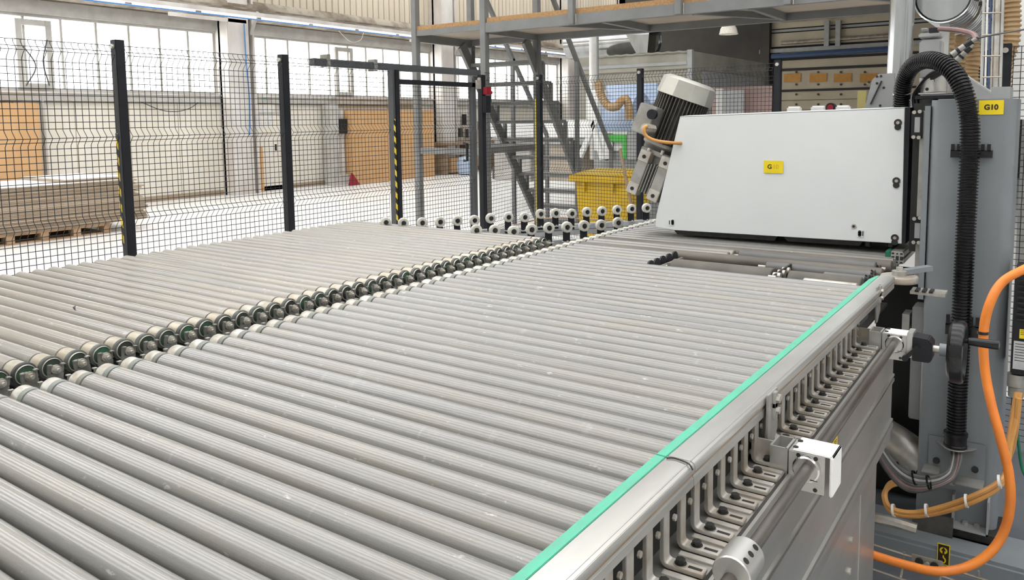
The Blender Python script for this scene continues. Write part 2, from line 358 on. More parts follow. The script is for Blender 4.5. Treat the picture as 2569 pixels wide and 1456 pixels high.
# ---- door in the left wall with exit sign
d0,d1=wy(632,350),wy(700,350)
D=struct(MB().mm((WX,d0,0),(WX+.05,d1,z_sill-.42)).obj('door_1',M['wall']))
for a,b_ in ((d0-.06,d0),(d1,d1+.06)): MB().mm((WX,a,0),(WX+.07,b_,z_sill-.36)).obj('door_jamb',M['wframe'],D)
MB().mm((WX,d0,z_sill-.42),(WX+.07,d1,z_sill-.36)).obj('door_head',M['wframe'],D)
MB().mm(at(690,362,X=WX+.05),at(694,378,X=WX+.11)).obj('door_handle',M['black'],D)
es=tag(MB().mm(at(648,240,X=WX+.02),at(674,255,X=WX+.08)).obj('exit_sign',M['wbright']),'small green and white emergency exit sign above the wall door','sign')
for a,b_ in (((650,242),(658,253)),((668,242),(672,253))): MB().mm(at(*a,X=WX+.081),at(*b_,X=WX+.084)).obj('green_field',M['exit'],es)
c0=at(663,247,X=WX+.085); MB().cyl(c0-V((0,.03,0)),c0+V((.004,.03,0)),.02,8).obj('running_figure',M['exit'],es)
nbd=tag(MB().mm(at(632,262,X=WX+.055),at(692,335,X=WX+.065)).obj('notice_board',M['wall']),'pinned paper notices on the wall door','notices')
for q in ((636,266,650,290),(655,270,676,280),(640,294,660,322),(664,290,684,312)):
    MB().mm(at(q[0],q[1],X=WX+.066),at(q[2],q[3],X=WX+.07)).obj('paper',M['paper'],nbd)
tag(MB().tube(smooth_path([at(345,252,X=WX+.08),at(400,275,X=WX+.08),at(440,280,X=WX+.08),at(475,272,X=WX+.08),at(505,252,X=WX+.08)],6),.01,5).obj('sagging_wire',M['gcable']),'thin wire sagging across the cream wall below the windows','wire')
# ---- back wall with sectional door
BY=22.0
XI=-11.2
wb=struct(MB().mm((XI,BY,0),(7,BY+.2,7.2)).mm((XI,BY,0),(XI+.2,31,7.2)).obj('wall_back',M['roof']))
struct(MB().mm((WX-.2,31,0),(XI+.2,31.2,7.2)).obj('wall_far',M['wall']))
struct(MB().mm((7,-5.2,0),(7.2,BY+.2,7.2)).obj('wall_right',M['rooflight']))
struct(MB().mm((WX-.2,-5.4,0),(7.2,-5.2,7.2)).obj('wall_rear',M['rooflight']))
def bx(px,py=200): return at(px,py,Y=BY).x
def bz(px,py): return at(px,py,Y=BY).z
gx0,gx1=bx(1955),bx(2420)
G=struct(MB().mm((gx0,BY-.06,0),(gx1,BY,bz(2050,140))).obj('door_2',M['gate']))
for ya_,yb_ in ((275,252),(250,227),(224,176),(171,147),(143,125)):
    MB().mm((gx0+.05,BY-.11,bz(2050,ya_)),(gx1,BY-.06,bz(2050,yb_))).obj('door_section',M['gate'],G,bevel=.01)
for k,pxw in enumerate((1970,2034,2095,2160)):
    wdt=42+k
    MB().mm((bx(pxw),BY-.135,bz(pxw,207)),(bx(pxw+wdt),BY-.11,bz(pxw,186))).obj('amber_pane',M['amber'],G)
for pxw in (1998,2053,2110,2170):
    for pyy in (181,212,237,262):
        p=at(pxw,pyy,Y=BY-.12); MB().cyl(p,p+V((0,-.02,0)),.03,8).obj('bolt',M['clip'],G)
for a in (172,226,146): MB().mm((gx0,BY-.14,bz(2050,a)-.03),(gx1,BY-.11,bz(2050,a)+.03)).obj('section_seal',M['dark'],G)
# steelwork above the door
t4=struct(MB().mm((gx0-.5,BY-.2,bz(2050,128)),(gx1,BY-.06,bz(2050,118))).obj('trim_9',M['mgrey']))
for ya_,yb_,mm_ in ((112,78,'gate'),(66,40,'gate'),(75,69,'mgrey'),(36,30,'mgrey')):
    MB().mm((gx0-.3,BY-.1,bz(2050,ya_)),(gx1,BY-.05,bz(2050,yb_))).obj('header_panel',M[mm_],t4)
for pxw in (2070,2098): MB().mm((bx(pxw),BY-.25,bz(pxw,118)),(bx(pxw+12),BY-.12,bz(pxw,54))).obj('spring_bracket',M['mgrey'],t4)
MB().mm((gx0-.45,BY-.3,0),(gx0-.2,BY-.06,7)).obj('door_post',M['roof'],t4)
tag(MB().tube([at(1936,142,Y=BY-.27),at(2240,122,Y=BY-.27)],.07,8).obj('blue_pipe',M['blue']),'dark blue pipe running across above the sectional door','pipe')
tag(MB().tube([at(1960,108,Y=BY-.17),at(2240,88,Y=BY-.17)],.05,8).obj('thin_pipe',M['tray']),'thin rusty pipe across the dark wall above the blue pipe','pipe')
tag(MB().tube([at(1960,52,Y=BY-.17),at(2235,28,Y=BY-.17)],.05,8).obj('conduit_run',M['tray']),'dusty conduit just under the steel platform edge','pipe')
# ceiling over the far bays
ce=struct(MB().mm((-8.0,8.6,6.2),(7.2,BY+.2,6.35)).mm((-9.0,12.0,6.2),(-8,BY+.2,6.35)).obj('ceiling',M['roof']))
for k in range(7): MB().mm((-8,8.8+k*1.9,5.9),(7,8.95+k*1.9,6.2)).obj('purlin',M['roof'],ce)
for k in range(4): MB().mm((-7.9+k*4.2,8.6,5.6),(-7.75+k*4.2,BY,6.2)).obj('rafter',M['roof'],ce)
# unseen roof bays; open skylight strips between them shape highlights on the rollers
def roof_strip(x0,x1,y0,y1): MB().mm((x0,y0,7.0),(x1,y1,7.15)).obj('roof_bay',M['rooflight'],ce)
y=-5.2
while y<12:
    roof_strip(WX-.2,7.2,y,y+SKY_SOLID); y+=SKY_PITCH
y=12.0
while y<31: roof_strip(WX-.2,-9,y,y+1.2); y+=2.4
# ================================================================== ROLLER CONVEYORS
PITCH=.1025*S; AZ=CZ-S; RR=.0245
ZT=AZ+RR                                    # roller top
def share(parts, root_name, parent, loc):
    """parts: list of (name, mesh); the first is the part, the others its sub-parts"""
    o=bpy.data.objects.new(root_name, parts[0][1]); COL.objects.link(o); put(o,parent); o.location=loc
    for nme,me in parts[1:]:
        c=bpy.data.objects.new(nme,me); COL.objects.link(c); c.parent=o
    return o
def me_of(b,name,m,bevel=0):
    me=b.mesh(name,bevel); me.materials.append(m); return me
X1=(1,0,0)
LL=1.215
def left_set():
    tube=me_of(MB().lathe((0,0,0),X1,[(-LL,.006),(-LL,RR-.003),(-LL+.003,RR),(-.094,RR),(-.0925,RR-.003)],28),'roller_tube',M['roller_l'])
    gro=me_of(MB().lathe((0,0,0),X1,[(-.0935,RR-.0022),(-.088,RR-.0022)],24),'groove',M['clip'])
    band=me_of(MB().lathe((0,0,0),X1,[(-.0895,RR-.003),(-.0885,RR-.0006),(-.046,RR-.0002),(-.045,RR-.002)],24),'end_band',M['band'])
    ring=me_of(MB().lathe((0,0,0),X1,[(-.046,RR-.003),(-.045,RR+.0016),(-.036,RR+.0016),(-.034,RR-.001),(-.034,.019)],24,cap=False),'belt_ring',M['ring'])
    rim=me_of(MB().lathe((0,0,0),X1,[(-.035,.0222),(-.031,.0220),(-.030,.0212),(-.031,.0200),(-.035,.0195)],24,cap=False),'bearing_rim',M['steel'])
    disc=me_of(MB().lathe((0,0,0),X1,[(-.034,.020),(-.032,.019),(-.032,.001)],20),'hub_disc',M['disc'])
    b=MB(); xa,xb=-.020,-.0165                      # slotted bracket with two raised ears
    b.mm((xa,-.0180,-.062),(xb,.0180,-.009)).mm((xa,-.0180,-.009),(xb,-.0085,.012)).mm((xa,.0085,-.009),(xb,.0180,.012))
    b.mm((xa,-.0180,.0095),(xb+.009,-.0085,.012)).mm((xa,.0085,.0095),(xb+.009,.0180,.012))
    br=me_of(b,'end_bracket',M['bracket'],.0012)
    bo=MB().cyl((-.0165,0,0),(-.013,0,0),.0105,14).hexn((-.013,0,0),X1,.0078,.007).cyl((-.006,0,0),(.001,0,0),.0042,10)
    bolt=me_of(bo,'axle_bolt',M['steel'])
    ax=me_of(MB().cyl((-.033,0,0),(-.02,0,0),.007,10),'axle',M['steel'])
    return [('roller',tube),('groove',gro),('end_band',band),('belt_ring',ring),('bearing_rim',rim),('hub_disc',disc),('end_bracket',br),('axle_bolt',bolt),('axle',ax)]
LBX=-3.31*S; lset=left_set()
ly=lambda j:(1.301+.1025*j)*S
JL=range(-5,40)
TL=thing('roller_conveyor','left-hand bank of brownish grey rollers with bolted ends along the centre gap','conveyor',(LBX-.6,3*S,0))
for j in JL:
    o=share(lset,'roller',TL,(LBX+random.uniform(-.002,.002),ly(j),AZ)); o.rotation_euler.x=random.uniform(-.14,.14)
ylo,yhi=ly(-5)-.04,ly(39)+.04
MB().mm((LBX-.030,ylo,AZ-.15),(LBX-.012,yhi,AZ-.035)).obj('side_channel',M['mgrey'],TL)
MB().mm((LBX-LL-.02,ylo,AZ-.15),(LBX-LL+.0,yhi,AZ-.005)).obj('side_channel',M['mgrey'],TL)
MB().mm((LBX-LL+.02,ylo,AZ-.075),(LBX-.10,yhi,AZ-.065)).obj('gap_shade_plate',M['fin'],TL)  # dark plate added below the rollers to deepen the gaps between them
for yy in (ylo+.1,yhi-.15,(ylo+yhi)/2):
    for xx in (LBX-.05,LBX-LL+.03): MB().mm((xx-.03,yy-.03,0),(xx+.03,yy+.03,AZ-.15)).obj('leg',M['mgrey'],TL)
    MB().mm((LBX-LL,yy-.02,AZ-.21),(LBX-.05,yy+.02,AZ-.15)).obj('cross_member',M['mgrey'],TL)
# small dark chip on one roller
tag(MB().prism([at(183,774,Z=ZT-.003),at(190,770,Z=ZT-.003),at(187,778,Z=ZT-.003)],(0,0,.004)).obj('wood_chip',M['dark']),'tiny dark chip lying on a left-bank roller','chip')
# ---- right bank
RBX=-3.135*S
def right_set(L,tm,end=False):
    c=[]
    tube=me_of(MB().lathe((0,0,0),X1,[(.068,RR-.003),(.0695,RR),(L-.003,RR),(L,RR-.003),(L,.006)],28),'roller_tube',tm)
    gro=me_of(MB().lathe((0,0,0),X1,[(.063,RR-.0022),(.069,RR-.0022)],24),'groove',M['clip'])
    ring=me_of(MB().lathe((0,0,0),X1,[(.0475,RR-.002),(.0485,RR+.0006),(.0635,RR+.0002),(.0645,RR-.002)],24),'belt_ring',M['ringg'])
    cap=me_of(MB().lathe((0,0,0),X1,[(.012,.012),(.0125,.0185),(.0145,.0220),(.019,RR-.0004),(.048,RR-.0004)],24),'end_cap',M['cap'])
    b=MB().mm((.000,-.016,-.06),(.003,.016,-.002)).mm((.000,.007,-.002),(.003,.016,.014)).mm((.000,-.016,-.002),(.003,-.007,.014)).mm((-.008,.007,.0115),(.003,.016,.014)).mm((-.008,-.016,.0115),(.003,-.007,.014)).cyl((.003,0,0),(.013,0,0),.008,10).hexn((-.006,0,0),X1,.0075,.006)
    br=me_of(b,'end_bracket',M['bracket'])
    c=[('roller',tube),('groove',gro),('belt_ring',ring),('end_cap',cap),('end_bracket',br)]
    if end:
        e=MB().lathe((0,0,0),X1,[(L-.001,RR+.003),(L+.006,RR+.004),(L+.008,RR-.002),(L+.008,.004)],24)
        c.append(('end_flange',me_of(e,'end_flange',M['black'])))
    return c
TRt=thing('roller_conveyor','right-hand bank of cool grey rollers between the centre gap and the green rail','conveyor',(RBX+.6,3*S,0))
ry=lambda i:(1.276+.1025*i)*S
LR=(-.855+3.135)*S
full=right_set(LR,M['roller_r']); short=right_set((-2.2+3.135)*S,M['roller_r'],True); mid=right_set((-1.87+3.135)*S,M['roller_r']); dark39=right_set(LR,M['roller_brown_shaded'])
for i in range(-11,58):
    st=short if 34<=i<=38 else (mid if i in (40,41) else (dark39 if i in (39,42) else full))
    o=share(st,'roller',TRt,(RBX+random.uniform(-.002,.002),ry(i),AZ))
ylo,yhi=ry(-11)-.04,ry(57)+.04
MB().mm((RBX+.003,ylo,AZ-.15),(RBX+.022,yhi,AZ-.035)).obj('side_channel',M['mgrey'],TRt)
MB().mm((RBX+.09,ylo,AZ-.075),(-.83*S,ry(33)+.02,AZ-.065)).obj('gap_shade_plate',M['fin'],TRt)  # added plates again, darkening the gaps of the right bank
MB().mm((RBX+.09,ry(39)-.02,AZ-.075),(-1.0*S,yhi,AZ-.065)).obj('gap_shade_plate',M['fin'],TRt)
for yy in (ylo+.3,2.0,yhi-.15):
    MB().mm((RBX+.003,yy-.03,0),(RBX+.063,yy+.03,AZ-.15)).obj('leg',M['mgrey'],TRt)
    MB().mm((RBX+.02,yy-.02,AZ-.21),(-.40,yy+.02,AZ-.16)).obj('cross_member',M['mgrey'],TRt)
# bracket bar carrying the short roller ends
xs=-2.19*S+.012
bar_=MB().mm((xs,ry(34)-.05,AZ-.06),(xs+.006,ry(38)+.06,AZ+.002)); bar_.obj('roller_end_bar',M['steel'],TRt)
for i in range(34,39): MB().hexn((xs+.006,ry(i)-.02,AZ-.006),X1,.006,.008).obj('end_bolt',M['steel'],TRt)
# ---- belt transfer rolls in the opening in front of the machine
def roll(name,label,xa,xb,y,r,m,z=None,flange=None):
    z=AZ if z is None else z
    t=thing(name,label,'roller',((xa+xb)/2*S,y*S,z-r))
    MB().lathe((xa*S,y*S,z),X1,[(0,r*.4),(0,r-.003),(.003,r),((xb-xa)*S-.003,r),((xb-xa)*S,r-.003),((xb-xa)*S,r*.4)],28).obj('roll_body',m,t)
    MB().cyl((xa*S-.03,y*S,z),(xb*S+.03,y*S,z),.007,10).obj('axle',M['steel'],t)
    return t
roll('belt_roll','thick brown belt-covered roll in the opening before the machine',-2.10,-1.43,4.93,.046,M['belt'],AZ-.022)
roll('belt_roll','dark belt-covered roll on the right side of the opening',-1.33,-.91,4.93,.044,M['belt'],AZ-.022)
roll('short_roller','short pale roller close to the green rail tip',-1.20,-.90,4.745,.022,M['cap'])
roll('short_roller','longest black roller behind the two belt rolls',-1.83,-.93,5.4785,.0245,M['roller_dark'],AZ+.001)
roll('short_roller','medium black roller right behind the belt rolls',-1.55,-.90,5.19,.022,M['roller_dark'],AZ-.002)
roll('short_roller','shortest black roller beside the guide pulleys',-1.16,-.90,5.075,.020,M['roller_dark'],AZ-.006)
ps=thing('pulley_set','row of small cream pulleys on a slanted bar between the belt rolls','pulley',u(-1.38,4.9,-1.1))
MB().bar(u(-1.39,4.73,-1.0),u(-1.385,5.16,-.985),.006,.03).obj('pulley_bar',M['dark'],ps)
for k in range(4): MB().cyl(u(-1.41,4.76+.10*k,-.99),u(-1.365,4.76+.10*k,-.99),.013,14).obj('pulley',M['alu_dusty'],ps)
bp=thing('belt_pulleys','black grooved belt pulleys at the right end of the opening','pulley',u(-.88,5.2,-1.2))
for k in range(5): MB().lathe(u(-.91+.014*(k%2),5.02+.09*k,-.995),X1,[(0,.012),(0,.021),(.006,.017),(.012,.021),(.012,.012)],18).obj('pulley',M['rubber'],bp)
MB().mm(u(-.86,4.95,-1.06),u(-.84,5.5,-1.02)).obj('pulley_bar',M['dark'],bp)
# pit floor of the opening
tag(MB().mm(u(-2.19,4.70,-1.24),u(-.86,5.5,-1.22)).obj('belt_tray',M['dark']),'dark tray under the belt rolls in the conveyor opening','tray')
# ================================================================== GUIDE RAILS
def rail(label, A, B, chamfer=False, plateend=False):
    """A,B: (x,y) in solve units of the left edge of the green strip; top at z -.925"""
    zt=-.925; A=V((A[0],A[1],0)); B=V((B[0],B[1],0)); d=(B-A).normalized(); n=V((d.y,-d.x,0))
    def sec(pts): return [u(*(A+n*p[0]+V((0,0,zt+p[1])))) for p in pts]
    ext=(B-A)*S
    t=thing('guide_rail',label,'rail',u(A.x,(A.y+B.y)/2,-1.02))
    g=[(0,0),(.030,0),(.030,-.010),(.034,-.012),(.034,-.088),(0,-.088)]
    e=ext
    MB().prism(sec(g),e if not chamfer else ext*.955).obj('green_strip',M['green'] if not plateend else M['dgreen'],t,bevel=.0008)
    if chamfer:                              # pointed far tip
        P=A+(B-A)*.955; q=[P,P+n*.030,B+n*.030,B+n*.022]
        MB().prism([u(p.x,p.y,zt-.07) for p in q],(0,0,.07*S)).obj('strip_tip',M['green'],t)
    prof=[(.036,.004),(.103,.004),(.111,.0),(.114,-.008),(.114,-.022),(.106,-.024),(.106,-.036),(.111,-.038),(.111,-.064),(.036,-.064)] if not plateend else [(.036,.004),(.103,.004),(.112,-.004),(.114,-.014),(.114,-.030),(.104,-.030),(.104,-.046),(.114,-.046),(.114,-.078),(.036,-.078)]
    o=MB().prism(sec(prof),ext).obj('aluminium_profile',M['alu'],t,bevel=.0006)
    MB().prism(sec([(.098,.0055),(.102,.0055),(.102,.003),(.098,.003)]),ext).obj('profile_rib',M['alu'],t)
    if plateend:                             # visible cut end with its hollow chambers
        for a,b_ in (((.040,-.004),(.056,-.016)),((.092,-.004),(.108,-.016)),((.066,-.026),(.084,-.056)),((.040,-.028),(.058,-.054)),((.092,-.028),(.110,-.054)),((.040,-.064),(.056,-.076)),((.092,-.064),(.108,-.076)),((.068,-.006),(.080,-.016)),((.068,-.064),(.080,-.074))):
            pa=A+n*a[0]; pb=A+n*b_[0]
            MB().prism([u(pa.x,pa.y,zt+a[1]),u(pb.x,pb.y,zt+a[1]),u(pb.x,pb.y,zt+b_[1]),u(pa.x,pa.y,zt+b_[1])],(0,-.0012,0)).obj('chamber',M['dark'],t)
    MB().prism(sec([(.1055,-.0245),(.107,-.0245),(.107,-.0355),(.1055,-.0355)]),ext).obj('groove_dust',M['dim'],t)
    return t
j0=at(1652,1141,Z=CZ-.925*S)/S
rail('near length of green-edged aluminium guide rail running out of the picture bottom',(-.869,.35),(-.871,j0.y-.004))
r1=rail('far length of green-edged aluminium guide rail with a pointed green tip',(-.871,j0.y),(-.838,4.86),chamfer=True)
rail('short guide rail stub with open profile end under the machine cover',(-.925,5.76),(-.93,7.2),plateend=True)
# wire joint clip at the rail joint
jc=[at(x,y,Z=CZ-.917*S) for x,y in ((1672,1150),(1690,1150),(1715,1158),(1730,1166))]+[at(1738,1180,X=-.752*S)]
tag(MB().tube(smooth_path(jc,4),.0012,6).obj('joint_gap_trim',M['clip']),'thin dark seam strip across the rail joint','trim strip')
# ================================================================== SIDE FRAME WITH L BRACKETS
TF=thing('side_frame','aluminium side frame of the conveyor carrying a row of L brackets','frame',u(-.66,2.2,-2.85))
FX=-.635
sec=[(-.82,-1.13),(-.664,-1.13),(-.664,-1.155),(-.655,-1.155),(-.655,-1.132),(-.645,-1.132),(-.645,-1.15),(FX,-1.15),(FX,-1.315),(FX+.008,-1.318),(FX+.008,-1.326),(FX-.016,-1.328),(FX-.016,-1.338),(FX+.008,-1.340),(FX+.008,-1.354),(FX-.002,-1.357),(FX-.002,-1.55),(FX+.008,-1.553),(FX+.008,-1.561),(FX-.016,-1.563),(FX-.016,-1.573),(FX+.010,-1.575),(FX+.010,-1.592),(FX-.002,-1.596),(FX-.002,-1.66),(-.82,-1.66)]
MB().prism([u(x,.3,z) for x,z in sec],(0,(4.30-.3)*S,0)).obj('extruded_beam',M['alu_panel'],TF)
MB().mm(u(-.655,.3,-2.5),u(-.648,3.62,-1.66)).obj('lower_panel',M['alu_panel'],TF)
MB().mm(u(-.66,3.62,-2.84),u(-.645,3.98,-1.66)).obj('end_leg',M['alu_panel'],TF)
for yy,zz in ((3.42,-1.80),(3.40,-1.93),(2.92,-1.86),(2.6,-1.9),(2.2,-1.85)): MB().hexn(u(-.648,yy,zz),X1,.007,.006).obj('panel_screw',M['steel'],TF)
# one L bracket, shared by all copies
def l_bracket():
    b=MB(); w_=.0105; t=.006; x0,x1=0,.060; h=.083; rr=.012
    out=[(x0,h),(x0,rr)]; inn=[(x0+t,h),(x0+t,rr+.002)]
    for k in range(0,5):
        a=math.pi+ (math.pi/2)*k/4
        out.append((x0+rr+rr*math.cos(a),rr+rr*math.sin(a))); inn.append((x0+rr+(rr-t)*math.cos(a)+.0,rr+(rr-t)*math.sin(a)))
    out.append((x1,0)); inn.append((x1,t))
    b.prism([(x,-w_,z) for x,z in out+inn[::-1]],(0,2*w_,0))
    br=me_of(b,'l_bracket',M['alu_dusty'],.0008)
    hx=me_of(MB().cyl((.026,0,t),(.026,0,t+.002),.0085,14).hexn((.026,0,t+.002),(0,0,1),.0066,.0058),'hex_bolt',M['clip'])
    ws=me_of(MB().cyl((.026,0,t),(.026,0,t+.0012),.0098,16),'washer',M['steel'])
    sl=me_of(MB().mm((.037,-.0028,t-.001),(.056,.0028,t+.0004)),'slot',M['clip'])
    pl=me_of(MB().mm((.008,-.025,-.0058),(.058,-.0135,.0005)),'spacer_plate',M['alu_dusty'])
    return [('l_bracket',br),('hex_bolt',hx),('washer',ws),('slot',sl),('spacer_plate',pl)]
lb=l_bracket()
for i in range(-8,28):
    yb=(2.761+.1025*(i-15)+.028)*S
    o=share(lb,'l_bracket',TF,(-.775*S+random.uniform(-.001,.001),yb,CZ-1.126*S)); o.rotation_euler.z=random.uniform(-.03,.03)
for i in range(-8,28):                       # nuts on the arms under the rail
    if i%1==0: MB().hexn(u(-.764,2.83+.1025*(i-15),-1.02),X1,.0048,.004).obj('arm_nut',M['alu_dusty'],TF)
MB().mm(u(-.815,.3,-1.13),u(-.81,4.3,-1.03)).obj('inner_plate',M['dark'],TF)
# clamp plates hanging from the rail
for k,(px,py) in enumerate(((1940,1025),(2205,745))):
    p=at(px,py,X=-.738*S)
    t=thing('rail_clamp',('steel clamp plate with two bolts under the rail near the white block','steel clamp plate with bolts under the far rail end')[k],'clamp',(p.x,p.y,p.z-.06))
    poly=[(-.030,.032),(.026,.032),(.030,.0),(.030,-.045),(-.005,-.072),(-.030,-.072)]
    MB().prism([p+V((0,a,b_)) for a,b_ in poly],(-.004,0,0)).obj('plate',M['cast'],t,bevel=.0006)
    for a,b_ in ((0,.018),(.0,-.002)):
        MB().mm(p+V((0,a-.007,b_-.016)),p+V((.006,a+.007,b_+.014))).obj('washer_block',M['alu'],t,bevel=.001)
        MB().hexn(p+V((.006,a,b_)),X1,.0065,.006).obj('bolt',M['steel'],t)
    MB().hexn(p+V((.0,.026,.012)),X1,.007,.006).obj('side_nut',M['steel'],t)
# ================================================================== SHAFT, BEARING BLOCKS, HANDWHEEL
SX,SZ=-.597,-1.098
sh=thing('adjustment_shaft','long dull steel shaft along the outside of the side frame','shaft',u(SX,2.5,SZ-.02))
MB().cyl(u(SX+.012,.6,SZ+.004),u(SX-.004,4.09,SZ),.0098,18).obj('shaft_rod',M['clip'],sh)
sh.children[0].data.materials.clear(); sh.children[0].data.materials.append(mat('oiled_steel_rod',(.20,.185,.17),(.12,.105,.09),rough=.35,metal=.7,scale=8,stretch=(4,.5,4)))
# clamp coupling at the picture bottom
cq=at(1853,1418,X=(SX+.008)*S)
cp=tag(MB().lathe(cq+V((0,-.030,0)),(0,1,0),[(0,.012),(0,.024),(.002,.0255),(.058,.0255),(.060,.024),(.060,.012)],24).obj('shaft_coupling',M['alu']),'shiny slotted clamp coupling on the shaft','coupling')
for k in range(3):
    for ang in (.9,): 
        c=cq+V((.0255*math.cos(ang),-.019+.019*k,.0255*math.sin(ang))); MB().cyl(c-V((math.cos(ang),0,math.sin(ang)))*.004,c+V((math.cos(ang),0,math.sin(ang)))*.0006,.0045,10).obj('screw_hole',M['clip'],cp)
def block(label, y, handle):
    t=thing('bearing_block',label,'bearing block',u(-.58,y+.05,-1.19))
    MB().mm(u(-.655,y,-1.178),u(-.545,y+.10,-1.054)).obj('block_body',M['alu'],t,bevel=.001)
    if not handle:
        MB().mm(u(-.645,y+.003,-1.056),u(-.520,y+.115,-1.049)).mm(u(-.530,y-.004,-1.178),u(-.520,y+.115,-1.049)).obj('white_cover',M['wbright'],t,bevel=.002)
    else: MB().mm(u(-.645,y+.003,-1.056),u(-.545,y+.10,-1.050)).obj('white_cover',M['wbright'],t,bevel=.001)
    MB().lathe(u(SX,y,SZ),(0,-1,0),[(0,.010),(0,.0225),(.010,.0225),(.0125,.020),(.0125,.010)],26).obj('clamp_ring',M['chrome'],t)
    MB().bar(u(SX+.015,y-.024,SZ-.028),u(SX+.037,y-.024,SZ-.028),.0012,.001).obj('ring_slit',M['clip'],t)
    for a,b_ in ((-.625,-1.064),(-.572,-1.064),(-.572,-1.166),(-.632,-1.166)): MB().cyl(u(a,y-.001,b_),u(a,y+.002,b_),.0036,12).obj('bolt_hole',M['dark'],t)
    for a,b_ in ((-.638,.02),(-.638,.075)): MB().cyl(u(a,y+b_,-1.050),u(a,y+b_,-1.046),.0045,10).obj('cap_screw',M['clip'],t)
    # open square tube and angle linking the block to the rail
    for (xa,xb,ya,yb) in ((-.665,-.658,.0,.10),(-.715,-.708,.005,.10),(-.712,-.66,.0,.006),(-.712,-.66,.094,.10)):
        MB().mm(u(xa,y+ya,-1.155),u(xb,y+yb,-1.052)).obj('square_tube_wall',M['alu'],t)
    MB().mm(u(-.79,y+.03,-1.135),u(-.712,y+.037,-1.05)).obj('link_plate',M['alu_dusty'],t)
    MB().mm(u(-.79,y+.03,-1.135),u(-.782,y+.055,-1.03)).obj('link_flange',M['alu_dusty'],t)
    for zz in (-1.06,-1.10): MB().hexn(u(-.778,y+.03,zz),(0,-1,0),.006,.004).obj('link_bolt',M['steel'],t)
    return t
block('white-covered bearing block with a clamp ring, nearer one on the shaft',2.46,False)
b2y=4.07
block('bearing block with white top beside the handwheel gearbox',b2y,True)
# gearbox + lever + handwheel
gb=thing('handwheel_drive','black adjustment gearbox with handwheel and crank handle','handwheel',u(-.40,b2y+.05,-1.2))
MB().mm(u(-.545,b2y-.01,-1.155),u(-.520,b2y+.09,-1.035)).obj('flange_plate',M['alu'],gb,bevel=.001)
MB().prism([u(-.520,b2y-.02,z) if False else u(x,b2y-.02,z) for x,z in ((-.520,-1.05),(-.455,-1.055),(-.437,-1.075),(-.437,-1.150),(-.445,-1.165),(-.520,-1.165))],(0,.11*S,0)).obj('gear_housing',M['black'],gb,bevel=.002)
MB().bar(u(-.49,b2y-.045,-1.085),u(-.545,b2y-.045,-1.15),.010,.006,(0,1,0)).obj('lever',M['rubber'],gb)
MB().cyl(u(-.545,b2y-.055,-1.15),u(-.545,b2y-.03,-1.15),.0075,12).obj('lever_knob',M['rubber'],gb)
hz=-1.105
MB().cyl(u(-.437,b2y+.03,hz),u(-.40,b2y+.03,hz),.009,14).obj('hub_nut',M['steel'],gb)
MB().cyl(u(-.41,b2y+.03,hz),u(-.366,b2y+.03,hz),.016,18).obj('wheel_boss',M['machine'],gb)
MB().lathe(u(-.372,b2y+.03,hz),X1,[(0,.01),(0,.066),(.003,.071),(.008,.078),(.028,.079),(.034,.076),(.036,.070),(.028,.064),(.024,.01)],40).obj('handwheel',M['rubber'],gb)
h0=u(-.318,b2y+.0,hz+.065); 
MB().lathe(h0,X1,[(0,.004),(0,.0055),(.012,.006),(.014,.0095),(.03,.0105),(.072,.0118),(.078,.011),(.080,.004)],16).obj('crank_handle',M['rubber'],gb)
MB().hexn(h0-V((.010,0,0)),X1,.008,.012).obj('handle_nut',M['clip'],gb)
# yellow equipment tag on the frame
q=at(2093,1112,X=FX*S+.004)
et=tag(MB().mm(q+V((0,-.020,-.016)),q+V((.0015,.020,.016))).obj('equipment_tag',M['ylabel']),'small yellow tag with black lettering on the side frame under the shaft','label')
lettering('E33',q+V((.0018,0,0)),(0,1,0),(0,0,1),.012,M['ink'],et)
# ================================================================== MACHINE
YC=5.85*S
def ac(px,py,y=5.85): return at(px,py,Y=y*S)
cv=thing('machine_cover','large white sheet-metal machine cover above the rollers with a faded yellow label','machine cover',ac(1950,590))
tl,tr,br_,b2,bl,bl2=[ac(*q) for q in ((1706,292),(2270,270),(2262,612),(1692,578),(1644,570),(1646,540))]
rt=.012
poly=[bl2+V((0,0,0)),bl,b2,br_,tr,tl]
MB().prism(poly,(0,.003,0)).obj('front_sheet',M['white'],cv,bevel=.0015)
MB().prism([tl,tr,tr+V((0,.10,.004)),tl+V((0,.10,.004))],(0,0,-.003)).obj('top_fold',M['white'],cv)
MB().prism([tl+V((.01,.006,-.02)),tr+V((-.01,.006,-.02)),br_+V((-.01,.006,.03)),b2+V((.01,.006,.03)),bl2+V((.02,.006,.01))],(0,.22,0)).obj('inner_box',M['black'],cv)
MB().mm(tr+V((.0,.002,.0)),V((tr.x+.018,YC+.12,br_.z))).obj('side_edge',M['black'],cv)
for (a,b_) in (((1690,577),(1950,594)),((1965,594),(2165,606))):
    p,q=ac(*a,5.9),ac(*b_,5.9); MB().prism([p,q,q+V((-.012,0,-.018)),p+V((.018,0,-.018))],(0,.05,0)).obj('under_strip',M['clip'],cv)
for q in ((2253,308),(2249,454),(2245,597)):
    p=ac(*q); MB().cyl(p+V((0,-.003,0)),p+V((0,.001,0)),.0135,14).obj('bolt_head',M['clip'],cv)
    MB().cyl(p+V((.0,-.004,-.016)),p+V((0,.001,-.016)),.011,14).obj('key_slot',M['dark'],cv)
    MB().cyl(p+V((0,-.005,0)),p+V((0,-.002,0)),.006,8).obj('bolt_socket',M['steel'],cv)
